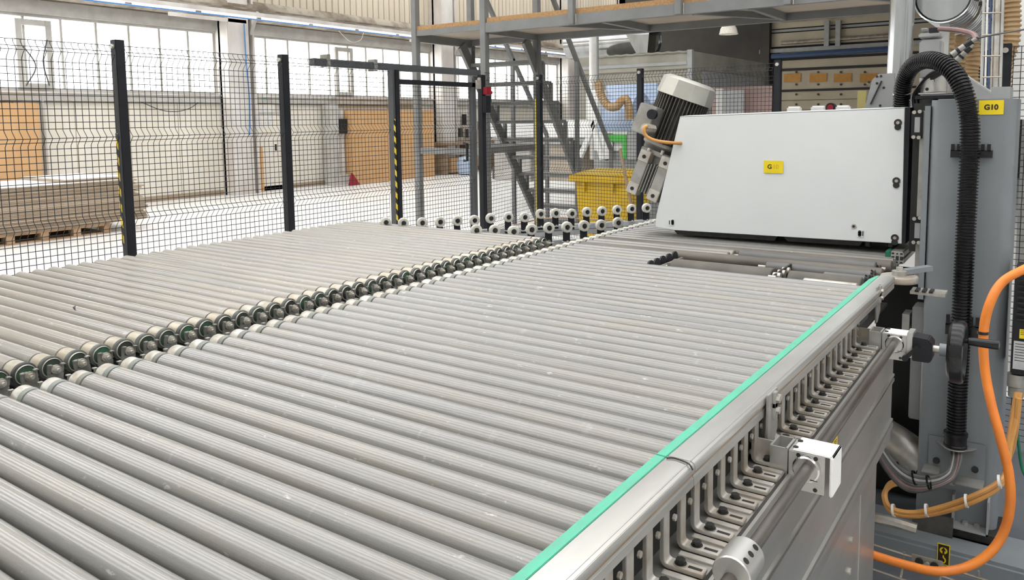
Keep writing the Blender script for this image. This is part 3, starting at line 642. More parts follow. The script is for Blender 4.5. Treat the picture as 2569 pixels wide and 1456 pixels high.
for (x0,x1,y0,y1,sx) in ((1677,1692,550,566,1688),(2150,2168,577,595,2157)):
    a,b_=ac(x0,y1),ac(x1,y0); MB().mm(a+V((0,-.002,0)),b_).obj('latch_plate',M['white'],cv)
    p=ac(sx,(y0+y1)/2); MB().cyl(p+V((0,-.003,.006)),p+V((0,0,.006)),.006,10).cyl(p+V((0,-.003,-.006)),p+V((0,0,-.006)),.006,10).mm(p+V((-.006,-.003,-.006)),p+V((.006,0,.006))).obj('latch_slot',M['dark'],cv)
    MB().mm(ac(sx+(8 if sx>2000 else -8),y1-3)+V((-.002,-.003,0)),ac(sx+(8 if sx>2000 else -8),y0+3)+V((.002,0,0))).obj('latch_mark',M['dark'],cv)
p=ac(2142,568); MB().cyl(p+V((0,-.003,0)),p,.009,12).obj('small_hole_ring',M['steel'],cv); MB().cyl(p+V((0,-.004,0)),p,.005,10).obj('small_hole',M['dark'],cv)
for q in ((2178,612),(2235,614)): p=ac(*q,5.9); MB().cyl(p+V((0,0,.01)),p+V((0,0,-.008)),.012,10).obj('foot_stud',M['clip'],cv)
def glabel(parent,px0,py0,px1,py1,y,faded):
    a,b_=ac(px0,py1,y),ac(px1,py0,y); c=(a+b_)/2
    l=MB().mm(a+V((0,-.0012,0)),b_).obj('number_label',M['ylabel'],parent,label='yellow label reading G10')
    h=(b_.z-a.z)*.36
    if not faded: lettering('G10',c+V((0,-.0016,0)),(1,0,0),(0,0,1),h,M['ink'],l,bold=.001)
    else:
        wd=(b_.x-a.x); lettering('G',c+V((-wd*.19,-.0016,0)),(1,0,0),(0,0,1),h,M['ink'],l,bold=.0006); lettering('10',c+V((wd*.12,-.0016,0)),(1,0,0),(0,0,1),h,M['fade'],l,bold=.0004)
glabel(cv,1916,404,1965,434,5.845,True)
# handles and red knob on the far side, above the cover edge
for k,(xa,xb,ya,yb) in enumerate(((1973,2008,283,267),(2033,2070,281,265),(2095,2132,279,264))):
    a,b_=ac(xa,ya,6.6),ac(xb,yb,6.6); tag(MB().mm(a+V((0,0,-.12)),b_+V((0,.03,0))).obj('guard_tab',M['wbright'],bevel=.006),('white rounded tab above the cover edge, furthest from the red knob','white rounded tab above the cover edge just left of the red knob','white rounded tab above the cover edge just right of the red knob')[k],'tab')
p=ac(2083,270,6.6); t=thing('warning_knob','red and black round knob between the white tabs above the cover','knob',p+V((0,0,-.12)))
MB().cyl(p+V((0,0,0)),p+V((0,.03,0)),.020,16).obj('knob_body',M['black'],t); MB().cyl(p+V((0,-.004,0)),p+V((0,.0,0)),.013,16).obj('knob_face',M['red'],t); MB().mm(p+V((-.006,0,-.16)),p+V((.006,.02,-.02))).obj('knob_stem',M['black'],t)
# machine body behind the cover
mb=cv
MB().mm(u(-2.35,6.3,-.86),u(-.9,6.75,-.03)).obj('head_beam',M['black'],mb)
MB().mm(u(-2.55,6.25,-.86),u(-2.3,6.7,-.4)).obj('head_bracket',M['mgrey'],mb)
# grey gusset wing
wg=thing('gusset_plate','grey drilled gusset wing rising behind the cover','plate',ac(2200,275,6.7))
wp=[ac(*q,6.7) for q in ((2148,272),(2188,200),(2203,186),(2245,183),(2250,272))]
MB().prism([p+(V((0,0,-.15)) if i in (0,4) else V((0,0,0))) for i,p in enumerate(wp)],(0,.02,0)).obj('wing_plate',M['mgrey'],wg,bevel=.002)
MB().bar(ac(2184,262,6.69),ac(2212,203,6.69),.004,.006).obj('wing_seam',M['dark'],wg)
for q in ((2200,192),(2210,191),(2200,209),(2217,220),(2208,265),(2180,206)): p=ac(*q,6.695); MB().cyl(p,p+V((0,.01,0)),.005,8).obj('hole',M['dark'],wg)
p=ac(2158,262,6.72); tag(MB().mm(p+V((-.012,0,-.2)),ac(2154,228,6.72)+V((.03,.02,0))).obj('brass_post',M['brass']),'short yellow post beside the gusset wing','post')
# ---- column
cl=thing('machine_column','tall grey painted machine column with a yellow G10 label','machine column',u(-.43,5.85,-2.7))
xl,xr,yf,ybk=-.668*S,-.205*S,5.6*S,6.2*S; rc=.035; zt=CZ+.085*S; pts=[]
for cx,cy,a0 in ((xr-rc,ybk-rc,0),(xl+rc,ybk-rc,90),(xl+rc,yf+rc,180),(xr-rc,yf+rc,270)):
    for k in range(7):
        a=math.radians(a0+15*k); pts.append(V((cx+rc*math.cos(a),cy+rc*math.sin(a),CZ-2.7*S)))
m_=MB().prism(pts,(0,0,zt-CZ+2.7*S)); m_.smooth=True; m_.obj('column_body',M['machine'],cl)
MB().mm(u(-.655,5.5,-2.75),u(-.21,6.25,-2.69)).obj('foot_plate',M['machine'],cl)
MB().mm(u(-.35,5.72,.0),u(-.25,6.1,.16)).obj('top_rib',M['mgrey'],cl)
glabel(cl,2455,251,2519,288,5.598,False)
# carriage guide between cover and column
gd=thing('lift_guide','black lift guide with two steel carriages between cover and column','linear guide',u(-.75,5.8,-.9))
MB().mm(u(-.79,5.82,-.92),u(-.67,6.2,.07)).obj('guide_plate',M['dark'],gd)
MB().mm(u(-.735,5.70,-1.12),u(-.70,5.82,.02)).obj('guide_bar',M['cast'],gd)
MB().mm(u(-.70,5.62,-1.2),u(-.668,5.8,.05)).obj('guide_cheek',M['machine'],gd)
for (ya,yb) in ((278,348),(545,612)):
    a,b_=ac(2284,yb,5.68),ac(2316,ya,5.68); MB().mm(a,b_+V((0,.07,0))).obj('carriage',M['black'],gd,bevel=.002)
    MB().mm(a+V((.012,-.003,.022)),b_+V((-.008,0,-.022))).obj('carriage_plate',M['mgrey'],gd)
    for px,py in ((2294,ya+4),(2308,ya+2),(2292,yb-4),(2305,yb-3)):
        p=ac(px,py,5.67); MB().cyl(p,p+V((0,-.006,0)),.0065,10).obj('carriage_screw',M['steel'],gd)
# guide roller on an arm in front of the column
ga=thing('rail_end_roller','horizontal pale guide wheel on a vertical bolt at the rail end','wheel',u(-.715,5.1,-1.05))
wc=at(2256,692,Z=CZ-.96*S)
MB().lathe(wc+V((0,0,-.02)),(0,0,1),[(0,.02),(0,.054),(.003,.056),(.018,.056),(.021,.054),(.021,.02)],28).obj('wheel_disc',M['alu_dusty'],ga)
MB().cyl(wc+V((0,0,.001)),wc+V((0,0,.016)),.022,18).obj('wheel_hub',M['cast'],ga)
MB().hexn(wc+V((0,0,.016)),(0,0,1),.011,.012).obj('wheel_bolt',M['steel'],ga)
MB().bar(wc+V((.01,.02,.010)),wc+V((.075,.10,.016)),.026,.016).obj('wheel_arm',M['machine'],ga)
MB().mm(wc+V((.03,.02,-.06)),wc+V((.13,.09,-.05))).obj('bracket_plate',M['steel'],ga)
for k in range(3): MB().mm(wc+V((.045+.02*k,.01,-.05)),wc+V((.056+.02*k,.06,-.044))).obj('bracket_slot',M['clip'],ga)
# lower box left of the column
lb2=thing('junction_box','grey steel box half hidden left of the column under the guide wheel','box',ac(2300,890,5.75))
MB().mm(ac(2278,1050,5.78),ac(2332,775,5.78)+V((0,.1,0))).obj('box_body',M['mgrey'],lb2,bevel=.004)
MB().mm(ac(2262,830,5.76),ac(2282,790,5.76)+V((0,.08,0))).obj('box_flange',M['cast'],lb2)
MB().mm(u(-1.05,6.25,-2.85),u(-.68,6.5,-1.15)).obj('dark_housing',M['dark'],lb2)
# ---- clip combs for the hose
for k,(xa,xb,ya,yb) in enumerate(((2385,2492,395,362),(2372,2478,836,800))):
    t=thing('hose_clip',('upper black comb-shaped hose clip on the column','lower black hose clip on the column behind the handwheel')[k],'clip',ac((xa+xb)/2,yb,5.59))
    a,b_=ac(xa,ya,5.59),ac(xb,yb,5.59); h=b_.z-a.z
    MB().mm(a+V((0,-.012,0)),V((b_.x,b_.y,a.z+h*.55))).obj('clip_base',M['rubber'],t)
    n=7
    for i in range(n):
        x=a.x+(b_.x-a.x)*(i+.05)/n; MB().mm((x,a.y-.012,a.z+h*.5),(x+(b_.x-a.x)/n*.6,a.y,b_.z)).obj('clip_tooth',M['rubber'],t)
# ---- corrugated hose
def corrugated(name,label,pts,r,pitch,m,depth=.86,n=16,cat='hose'):
    P=smooth_path(pts,24); L=[0]
    for a,b_ in zip(P,P[1:]): L.append(L[-1]+(b_-a).length)
    tot=L[-1]; k=int(tot/pitch); out=[]; rs=[]; j=0
    for i in range(k*4+1):
        s=tot*i/(k*4)
        while j<len(L)-2 and L[j+1]<s: j+=1
        f=(s-L[j])/max(1e-9,L[j+1]-L[j]); out.append(P[j].lerp(P[j+1],f)); rs.append(r*(1 if i%4 in (0,1) else depth))
    return MB().tube(out,rs,n).obj(name,m)
hp=[(2262,330,6.05),(2262,262,6.02),(2266,215,5.95),(2284,172,5.85),(2318,152,5.72),(2358,156,5.6),(2394,184,5.52),(2420,238,5.48),(2432,300,5.48),(2433,370,5.5),(2428,480,5.5),(2421,620,5.5),(2413,780,5.5),(2407,900,5.5),(2402,1000,5.5),(2399,1085,5.5)]
ho=corrugated('corrugated_hose','',[ac(*q) for q in hp],.0305,.0107,M['rubber'],.80)
hs=thing('cable_hose','thick black corrugated hose arching over the cover and down the column','hose',ac(2399,1120,5.5)); ho.name='hose'; put(ho,hs)
e=ac(2398,1085,5.5)
MB().lathe(e,(0,0,-1),[(0,.03),(0,.037),(.010,.037),(.012,.034),(.040,.034),(.042,.036),(.050,.036),(.050,.02)],24).obj('hose_cuff',M['rubber'],hs)
MB().lathe(e+V((0,0,-.048)),(0,0,-1),[(0,.02),(0,.034),(.008,.034),(.008,.02)],20).obj('cuff_nut',M['alu_dusty'],hs)
tp=ac(2264,236,6.0); MB().lathe(tp+V((0,0,-.004)),(0,0,1),[(0,.030),(0,.0325),(.008,.0325),(.008,.03)],20,cap=False).obj('cable_tie',M['tie'],hs)
for a,b_,c_ in (((2296,236),(2330,192),(2372,170)),((2304,232),(2340,196),(2380,172))): MB().tube(smooth_path([ac(a[0],a[1]+40,6.0),ac(*a,6.0),ac(*b_,5.95),ac(*c_,5.9)],6),.009,8).obj('thin_cable',M['rubber'],hs)
# connectors leaving the arch
cn=thing('cable_connectors','pair of black and silver plug connectors with a mauve cable beside the hose arch','connector',ac(2400,150,5.7))
for off in (0,14):
    q0,q1=ac(2378+off,146+off*.9,5.7),ac(2450-off*.6,96+off*1.1,5.7); d=q1-q0
    for k,(f0,f1,r,mm_) in enumerate(((0,.15,.010,'rubber'),(.15,.33,.0115,'cast'),(.33,.42,.0135,'rubber'),(.42,.60,.0115,'cast'),(.60,.85,.011,'rubber'),(.85,1,.007,'cast'))):
        MB().cyl(q0+d*f0,q0+d*f1,r,12).obj('connector_segment',M[mm_],cn)
MB().tube(smooth_path([ac(2450,98,5.7),ac(2440,85,5.75),(ac(2405,76,5.8)),ac(2355,72,5.85)],8),.009,8).obj('mauve_cable',M['mauve'],cn)
MB().mm(ac(2330,82,5.85),ac(2353,69,5.85)+V((0,.03,0))).obj('angle_plug',M['black'],cn)
MB().tube(smooth_path([ac(2452,96,5.7),ac(2500,86,5.7),ac(2569,74,5.7),ac(2620,66,5.7)],6),.003,5).obj('thin_wire',M['gcable'],cn)
# servo on top of the column
sv=thing('servo_motor','grey servo motor standing on an aluminium coupling above the column','motor',ac(2335,246,5.9))
MB().mm(ac(2304,160,5.95),ac(2362,98,5.95)+V((0,.09,0))).obj('motor_body',M['mgrey'],sv,bevel=.006)
MB().mm(ac(2304,96,5.95),ac(2360,80,5.95)+V((0,.09,0))).obj('motor_mid',M['mgrey'],sv,bevel=.004)
MB().mm(ac(2306,79,5.95),ac(2330,69,5.95)+V((0,.09,0))).obj('encoder_cap',M['mgrey'],sv,bevel=.006)
MB().mm(ac(2308,194,5.95),ac(2360,160,5.95)+V((0,.09,0))).obj('motor_neck',M['mgrey'],sv)
a,b_=ac(2338,231,5.95),ac(2338,194,5.95); MB().cyl(a+V((0,.04,0)),b_+V((0,.04,0)),.046,24).obj('coupling_sleeve',M['alu'],sv)
for px,py in ((2341,203),(2326,224)): p=ac(px,py,5.95)+V((0,-.005,0)); MB().cyl(p,p+V((0,.01,0)),.006,10).obj('set_screw',M['dark'],sv)
MB().mm(ac(2304,237,5.85),ac(2395,231,5.85)+V((0,.12,0))).obj('base_plate',M['alu_dusty'],sv)
MB().mm(ac(2295,249,5.85),ac(2395,238,5.85)+V((0,.12,0))).obj('black_flange',M['black'],sv)
MB().cyl(ac(2330,262,5.9),ac(2330,249,5.9),.03,14).obj('flange_post',M['dark'],sv)
MB().cyl(ac(2385,232,5.85),ac(2385,218,5.85),.014,14).obj('grease_cup',M['cast'],sv)
# sloped grey casing behind the column
tag(MB().prism([ac(*q,6.5) for q in ((2260,290),(2300,215),(2350,205),(2400,175),(2500,240),(2500,290))],(0,.3,0)).obj('rear_casing',M['mgrey'],bevel=.004),'sloped grey casing behind the column top','casing')
# ================================================================== MOTOR + GEARBOX LEFT OF THE COVER
ym=6.05
mt=thing('gear_motor','tilted finned electric motor with gearbox at the left of the white cover','motor',ac(1640,505,ym))
top=ac(1732,205,ym+.18); bot=ac(1668,372,ym+.12); ax_=(bot-top).normalized()
side=V((math.cos(.0),0,0)); side=(V((1,0,0))-ax_*ax_.x).normalized(); fr=ax_.cross(side)
Rm=Matrix((side,fr,ax_)).transposed()
L=(bot-top).length
MB().lathe(top,ax_,[(-.008,.04),(-.006,.098),(.008,.122),(.082,.128),(.084,.118)],10).obj('fan_hood',M['hood'],mt)
MB().lathe(top+ax_*.08,ax_,[(0,.05),(0,.094),(L-.06,.094),(L-.05,.07)],28).obj('motor_barrel',M['fin'],mt)
fm=me_of(MB().mm((.088,-.0022,.082),(.117,.0022,L-.02)),'cooling_fin',M['fin'])
for k in range(44):
    a=2*math.pi*k/44
    o=link('cooling_fin',fm,None,mt); o.matrix_basis=Matrix.Translation(top) @ Rm.to_4x4() @ Matrix.Rotation(a,4,'Z')
for aa in (.55,): 
    for hh in (.42,.68):
        p=top+ax_*(L*hh)+Rm@V((.118*math.cos(-2.0),.118*math.sin(-2.0)*1,0)); MB().box(p,(.014,.02,.022),Rm).obj('fin_lug',M['cast'],mt)
tb=ac(1628,302,ym-.10); MB().box(tb,(.085,.11,.13),Rm).obj('terminal_box',M['cast'],mt,bevel=.004)
p=ac(1634,287,ym-.23); MB().cyl(p,p+V((0,.02,0)),.022,16).obj('black_plug',M['black'],mt)
p=ac(1626,322,ym-.24); MB().cyl(p+V((.01,.03,-.004)),p+V((-.004,-.03,.002)),.020,8).obj('cable_gland',M['cap'],mt)
MB().tube(smooth_path([ac(1624,316,ym-.30),ac(1616,322,ym-.32),ac(1620,340,ym-.32),ac(1645,353,ym-.3),ac(1690,359,ym-.25),ac(1730,360,ym-.12)],8),.0075,10).obj('orange_cable',M['orange2'],mt)
MB().lathe(bot-ax_*.02,ax_,[(0,.05),(0,.105),(.014,.105),(.05,.06),(.07,.06)],20).obj('motor_flange',M['cast'],mt)
gq=ac(1640,440,ym)
for (px,py,dd,nm) in ((1608,432,-.1,'foot_bar'),(1660,450,-.14,'foot_bar')):
    c=ac(px,py,ym+dd)
    MB().box(c,(.052,.05,.205),Rm).obj(nm,M['cast'],mt,bevel=.003)
    for s_ in (-1,1):
        pc=c+Rm@V((0,0,.076*s_)); MB().box(pc+V((0,-.008,0)),(.053,.042,.05),Rm).obj('machined_pad',M['alu_dusty'],mt,bevel=.002)
        MB().cyl(pc+V((0,-.032,0)),pc+V((0,-.028,0)),.0085,12).obj('bolt_hole',M['dark'],mt)
MB().box(gq+V((0,.03,0)),(.16,.12,.18),Rm).obj('gear_housing',M['cast'],mt,bevel=.006)
for k in range(5): MB().box(ac(1622+7*k,446+2*k,ym-.10),(.0035,.06,.14-.006*abs(k-2)),Rm).obj('housing_rib',M['cast'],mt)
MB().lathe(ac(1700,455,ym-.02),V((-1,0,0)),[(0,.03),(0,.075),(.06,.07),(.06,.03)],18).obj('output_flange',M['fin'],mt)
MB().box(ac(1660,388,ym+.03),(.15,.13,.02),Rm).obj('adapter_plate',M['cast'],mt,bevel=.002)
for px,py in ((1630,372),(1664,378)): MB().cyl(ac(px,py,ym-.1),ac(px,py,ym-.1)+ax_*.02,.008,8).obj('adapter_bolt',M['steel'],mt)
tag(MB().mm((-.9,1.75,.0),(2.6,4.9,.012)).obj('floor_shade_sheet',M['mat']),'dark slate sheet added over the floor as shade around the machine column','mat')  # sheet added to darken the shaded floor by the column
# ================================================================== COLUMN FOOT, CABLES, CABLE TRAY
bs=thing('base_beam','grey steel floor beam under the machine column with a lifting-hook sticker','beam',u(-.4,5.5,-2.85))
MB().mm(u(-1.6,5.30,-2.85),u(1.2,5.72,-2.69)).obj('beam_body',M['machine'],bs,bevel=.012)
a,b_=at(2350,1413,Y=5.298*S),at(2384,1370,Y=5.298*S)
st=MB().mm(a+V((0,-.001,0)),b_).obj('hook_sticker',M['ylabel'],bs,label='black and yellow lifting hook sticker')
c=(a+b_)/2; hw=(b_.x-a.x)/2; hh=(b_.z-a.z)/2
MB().mm(c+V((-hw*.86,-.0016,-hh*.92)),c+V((hw*.86,-.001,hh*.92))).obj('sticker_field',M['ink'],st)
MB().cyl(c+V((0,-.0016,hh*.38)),c+V((0,-.0022,hh*.38)),hw*.62,18).obj('arrow_circle',M['ylabel'],st)
MB().prism([c+V((x*hw,-.0024,z*hh)) for x,z in ((-.4,.36),(0,.72),(.4,.36),(.16,.36),(.16,.08),(-.16,.08),(-.16,.36))],(0,-.0003,0)).obj('arrow',M['ink'],st)
hk=[c+V((hw*.55*math.sin(t)*.6,-.0022,-hh*.55+hh*.25*math.cos(t))) for t in [x*.35 for x in range(0,13)]]
MB().tube([c+V((0,-.0022,-hh*.08))]+hk,.0022,6).obj('hook',M['ylabel'],st)
ft=thing('foot_bracket','bolted U-shaped steel foot bracket on the floor beam','bracket',ac(2436,1340,5.5))
a,b_=ac(2388,1328,5.42),ac(2478,1300,5.75)
zf=CZ-2.69*S+.03
pA,pB=at(2386,1325,Z=zf),at(2478,1348,Z=zf); dx=(pB.x-pA.x)
MB().mm(pA,V((pB.x,pA.y+.16,pA.z+.006))).obj('foot_plate',M['mgrey'],ft)
for x in (pA.x,pB.x-.006): MB().mm((x,pA.y,pA.z-.0),(x+.006,pA.y+.16,pA.z+.12)).obj('cheek',M['mgrey'],ft)
for k in range(4): MB().hexn((pA.x+dx*(.35 if k%2 else .68),pA.y+.04+.06*(k//2),pA.z+.006),(0,0,1),.010,.010).obj('foot_bolt',M['steel'],ft)
MB().mm((pA.x-.10,pA.y+.01,pA.z-.03),(pB.x+.04,pA.y+.18,pA.z)).obj('shim_block',M['clip'],ft)
tag(MB().tube(smooth_path([at(2120,1030,Y=6.1*S),at(2200,1080,Y=6.0*S),at(2270,1125,Y=5.9*S),at(2318,1170,Y=5.86*S)],6),.065,18).obj('beige_pipe',M['alu_dusty']),'fat dusty beige pipe entering behind the column foot','pipe')
tag(MB().tube(smooth_path([at(2180,1300,Y=5.45*S),at(2240,1312,Y=5.45*S),at(2300,1330,Y=5.45*S)],5),.022,10).obj('grey_tube',M['alu_dusty']),'pale tube lying on the floor beam','tube')
tag(MB().mm(at(2288,1345,Y=5.5*S),at(2388,1318,Y=5.4*S)+V((0,.04,0))).obj('wood_block',M['fin']),'dark block lying against the foot bracket','block')
# hose end bracket
hb=thing('hose_bracket','folded grey plate bracket holding the lower hose end','bracket',ac(2400,1210,5.52))
fz=ac(2399,1128,5.5).z
pl=[at(x,y,Z=fz) for x,y in ((2326,1088),(2476,1117),(2440,1130),(2400,1133),(2372,1124))]
MB().prism(pl,(0,0,-.003)).obj('top_flange',M['cast'],hb)
MB().mm(ac(2326,1215,5.58),ac(2474,1120,5.58)+V((0,.004,0))).obj('back_plate',M['machine'],hb)
for (xa,xb,ya) in ((2318,2360,1165),(2378,2400,1195),(2400,2470,1195)):
    z_=ac(xa,ya,5.56).z; MB().mm((ac(xa,ya,5.56).x,5.44*S,z_-.003),(ac(xb,ya,5.56).x,5.58*S,z_)).obj('lower_tab',M['cast'],hb)
for q in ((2350,1155),(2446,1178)): p=ac(*q,5.57); MB().cyl(p,p+V((0,-.008,0)),.011,12).obj('bracket_bolt',M['clip'],hb)
def cable(name,label,pts,r,m,n=8,cat='cable',parent=None):
    o=MB().tube(smooth_path([at(p[0],p[1],Y=p[2]*S) for p in pts],8),r,n).obj(name,m,parent)
    return tag(o,label,cat) if parent is None else o
cb=thing('cable_bundle','bundle of grey cables looping from the hose end to the left','cable',ac(2330,1210,5.4))
for k in range(6):
    d=8*k; mm_=M['gcable'] if k not in (1,4) else (M['mauve'] if k==4 else M['mgrey'])
    cable('cable','',[(2390+4*k,1130,5.5),(2388+4*k,1160,5.42),(2372+3*k,1188+d*.4,5.3),(2330,1200+d*.7,5.2),(2280,1190+d,5.15),(2240,1160+d,5.1),(2205,1110+d,5.05),(2180,1070+d,5.0)],.0075,mm_,parent=cb)
for q in ((2252,1178),(2294,1200),(2330,1212)): p=at(*q,Y=5.15*S); MB().lathe(p+V((-.003,0,0)),(1,0,.3),[(0,.022),(0,.024),(.006,.024),(.006,.022)],12,cap=False).obj('cable_tie',M['rubber'],cb)
oc=thing('orange_cable_loop','pair of tied dull orange cables looping in front of the column foot','cable',at(2300,1290,Y=5.1*S))
for k in range(2):
    cable('cable','',[(2262,1207+4*k,5.3),(2232,1215+6*k,5.2),(2220-2*k,1245,5.12),(2236,1276+8*k,5.1),(2290,1287+8*k,5.1),(2360,1274+12*k,5.1),(2440,1246+14*k,5.1),(2500,1215+12*k,5.15),(2524,1185+6*k,5.2),(2530+4*k,1120,5.25),(2540+10*k,1050,5.3),(2552+6*k,985,5.35)],.0085,M['orange2'],parent=oc)
for q in ((2242,1282),(2325,1282),(2425,1258),(2508,1210)): p=at(*q,Y=5.08*S); MB().lathe(p+V((-.004,0,0)),(1,0,.2),[(0,.018),(0,.021),(.007,.021),(.007,.018)],12,cap=False).obj('cable_tie',M['tie'],oc)
tag(MB().tube(smooth_path([at(p[0],p[1],Y=p[2]*S) for p in [(2640,645,4.9),(2569,676,4.8),(2515,708,4.75),(2484,760,4.7),(2468,830,4.7),(2470,920,4.7),(2486,1010,4.65),(2510,1100,4.6),(2531,1190,4.6),(2534,1270,4.6),(2516,1340,4.6),(2478,1392,4.55),(2420,1425,4.5),(2350,1434,4.45),(2280,1420,4.45),(2200,1396,4.45),(2100,1362,4.45)]],10),.0125,14).obj('orange_cable',M['orange']),'thick bright orange cable hanging in a big loop down the right side','cable')
tag(MB().lathe(at(2466,835,Y=4.7*S)+V((0,0,-.004)),(0,0,1),[(0,.0125),(0,.015),(.008,.015),(.008,.0125)],14,cap=False).obj('cable_tie',M['rubber']),'black tie around the thick orange cable','cable tie')
cable('yellow_wire','yellowish cable pair hanging below the black drive box',[(2556,1000,5.3),(2550,1060,5.3),(2540,1120,5.3),(2530,1150,5.28)],.009,M['orange2'])
cable('green_wire','thin dark green wire at the right picture edge',[(2550,1060,5.6),(2556,1120,5.6),(2566,1180,5.6),(2590,1220,5.6)],.005,M['dgreen'])
# wire cable tray on the floor
ct=thing('cable_tray','rusty zinc wire cable tray on the floor in front of the beam','cable tray',at(2380,1450,Y=4.75*S))
def fz_(px,py,y=4.8): return at(px,py,Y=y*S)
for (y0,y1,yy) in ((1370,1412,4.9),(1392,1440,4.9),(1432,1486,4.6)):
    a=fz_(2180,y0-6,yy); b_=fz_(2560,y1+72,yy); MB().tube([a,b_],.0035,6).obj('tray_wire',M['tray'],ct)
for px in (2268,2362,2455): MB().tube([fz_(px,1386+(px-2268)*.25,4.9),fz_(px,1412+(px-2268)*.27,4.9),fz_(px-8,1448+(px-2268)*.27,4.6)],.0035,6).obj('tray_hoop',M['tray'],ct)
a,b_=fz_(2288,1412,4.88),fz_(2364,1400,4.88)
MB().prism([fz_(2287,1390,4.88),fz_(2365,1410,4.88),fz_(2365,1438,4.88),fz_(2287,1416,4.88)],(0,.004,0)).obj('joint_plate',M['tray'],ct,bevel=.001)
for px,py in ((2306,1410),(2344,1421)): p=fz_(px,py,4.87); MB().cyl(p+V((0,-.002,0)),p+V((0,.002,0)),.012,10).obj('plate_slot',M['dark'],ct)
p=fz_(2326,1416,4.87); MB().cyl(p,p+V((0,-.008,0)),.008,10).obj('plate_bolt',M['steel'],ct)
# black drive box at the right edge
eb=thing('drive_box','black finned electric drive box at the right picture edge','electric box',at(2570,935,Y=5.4*S))
a,b_=at(2534,938,Y=5.4*S),at(2680,692,Y=5.4*S)
MB().mm(a,b_+V((0,.2,0))).obj('box_body',M['black'],eb,bevel=.003)
for k in range(8): MB().mm((a.x+.01,a.y-.008,b_.z-.03-.018*k),(b_.x,a.y,b_.z-.024-.018*k)).obj('heat_fin',M['rubber'],eb)
q0,q1=at(2540,925,Y=5.395*S),at(2600,862,Y=5.395*S); lp=MB().mm(q0+V((0,-.001,0)),q1).obj('rating_plate',M['plate'],eb)
for k in range(7): MB().mm((q0.x+.004,q0.y-.0016,q1.z-.010-.009*k),(q1.x-.004,q0.y-.001,q1.z-.008-.009*k)).obj('print_line',M['clip'],lp)
q0,q1=at(2557,849,Y=5.395*S),at(2600,831,Y=5.395*S); yl=MB().mm(q0+V((0,-.001,0)),q1).obj('yellow_sticker',M['ylabel'],eb)
for k in range(3): MB().mm((q0.x+.003,q0.y-.0016,q1.z-.005-.006*k),(q1.x,q0.y-.001,q1.z-.0035-.006*k)).obj('print_line',M['ink'],yl)
MB().lathe(at(2551,938,Y=5.45*S),(0,0,-1),[(0,.02),(0,.026),(.04,.026),(.042,.022),(.075,.022),(.075,.01)],16).obj('round_plug',M['cast'],eb)
p=at(2533,1430,Y=5.2*S)
# ================================================================== TOP RIGHT DUCTS
vp=thing('silver_pipe','shiny vertical silver exhaust pipe behind the cover','pipe',ac(2250,275,7.4))
MB().tube([ac(2248,330,7.4),ac(2268,-60,7.4)],.052,24).obj('pipe_body',M['galv'],vp)
dc=at(2366,-10,Y=7.6*S); du=thing('spiral_duct','large shiny spiral duct with clips at the upper right','duct',dc+V((0,1,-.12)))
prof=[(0,.02),(0,.108),(.012,.118)]
for k in range(28): prof += [(.03+.075*k,.118),(.035+.075*k,.122),(.045+.075*k,.122),(.05+.075*k,.118)]
MB().lathe(dc,(0,1,0),prof,32).obj('duct_shell',M['galv'],du)
MB().lathe(dc,(0,1,0),[(-.004,.116),(-.006,.122),(.014,.122),(.012,.116)],32,cap=False).obj('end_ring',M['galv'],du)
for k in range(7):
    p=dc+V((.118*math.cos(-.1),.12+.2*k,.118*math.sin(-.1))); MB().box(p,(.03,.045,.018)).obj('clip_latch',M['clip'],du)
MB().mm(dc+V((-.02,.1,-.36)),dc+V((.02,.13,-.11))).obj('duct_support',M['pipe'],du)
for k,(pts,r,lab) in enumerate(((((2374,60,8.2),(2376,110,8.2),(2366,150,8.2),(2362,200,8.2)),.038,'tan corrugated hose hanging nearest the servo motor'),(((2402,80,9),(2404,130,9),(2398,180,9),(2402,240,9)),.045,'tan corrugated hose hanging in the middle under the spiral duct'),(((2432,110,9.6),(2436,150,9.6),(2430,190,9.6),(2440,260,9.6)),.055,'tan corrugated hose bulging beside the conduits'),(((2526,-40,8.4),(2530,30,8.4),(2528,100,8.4),(2512,160,8.4),(2505,260,8.4)),.055,'widest tan corrugated hose near the right edge'))):
    o=corrugated('tan_hose',lab,[ac(*q) for q in pts],r,.022,M['tan'],.86,14); tag(o,lab,'hose')
cnd=thing('conduit_bundle','bundle of vertical conduits and pipes with wire ties above the G10 label','conduit',ac(2488,245,7.0))
for px,r,mm_ in ((2463,.006,'pipe'),(2472,.004,'wbright'),(2480,.0045,'blue'),(2487,.0032,'pipe'),(2498,.011,'alu_dusty'),(2510,.006,'pipe')):
    MB().tube([ac(px-4,330,7.0),ac(px+7,-40,7.0)],r,8).obj('conduit',M[mm_],cnd)
for py in (33,88,141,194): MB().tube([ac(2464,py,6.93),ac(2512,py-1,6.93)],.003,5).obj('tie_wire',M['tray'],cnd)
gm=thing('grey_machine','grey machine housing beyond the right mesh fence','machine',ac(2620,690,9.4)); gm.location.z=0
a,b_=at(2545,690,Y=9.4*S),at(3000,250,Y=9.4*S); MB().mm((a.x,a.y,0),(b_.x,a.y+1.2,b_.z)).obj('housing',M['mgrey'],gm,bevel=.01)
for k in range(4): MB().mm((a.x+.02+.13*k,a.y-.02,.7),(a.x+.11+.13*k,a.y,b_.z-.1)).obj('housing_door',M['dgrey' if k%2 else 'cast'],gm)
tag(MB().tube([ac(2560,-30,9),ac(2556,300,9)],.05,14).obj('white_pipe',M['wbright']),'white vertical pipe at the extreme right edge','pipe')
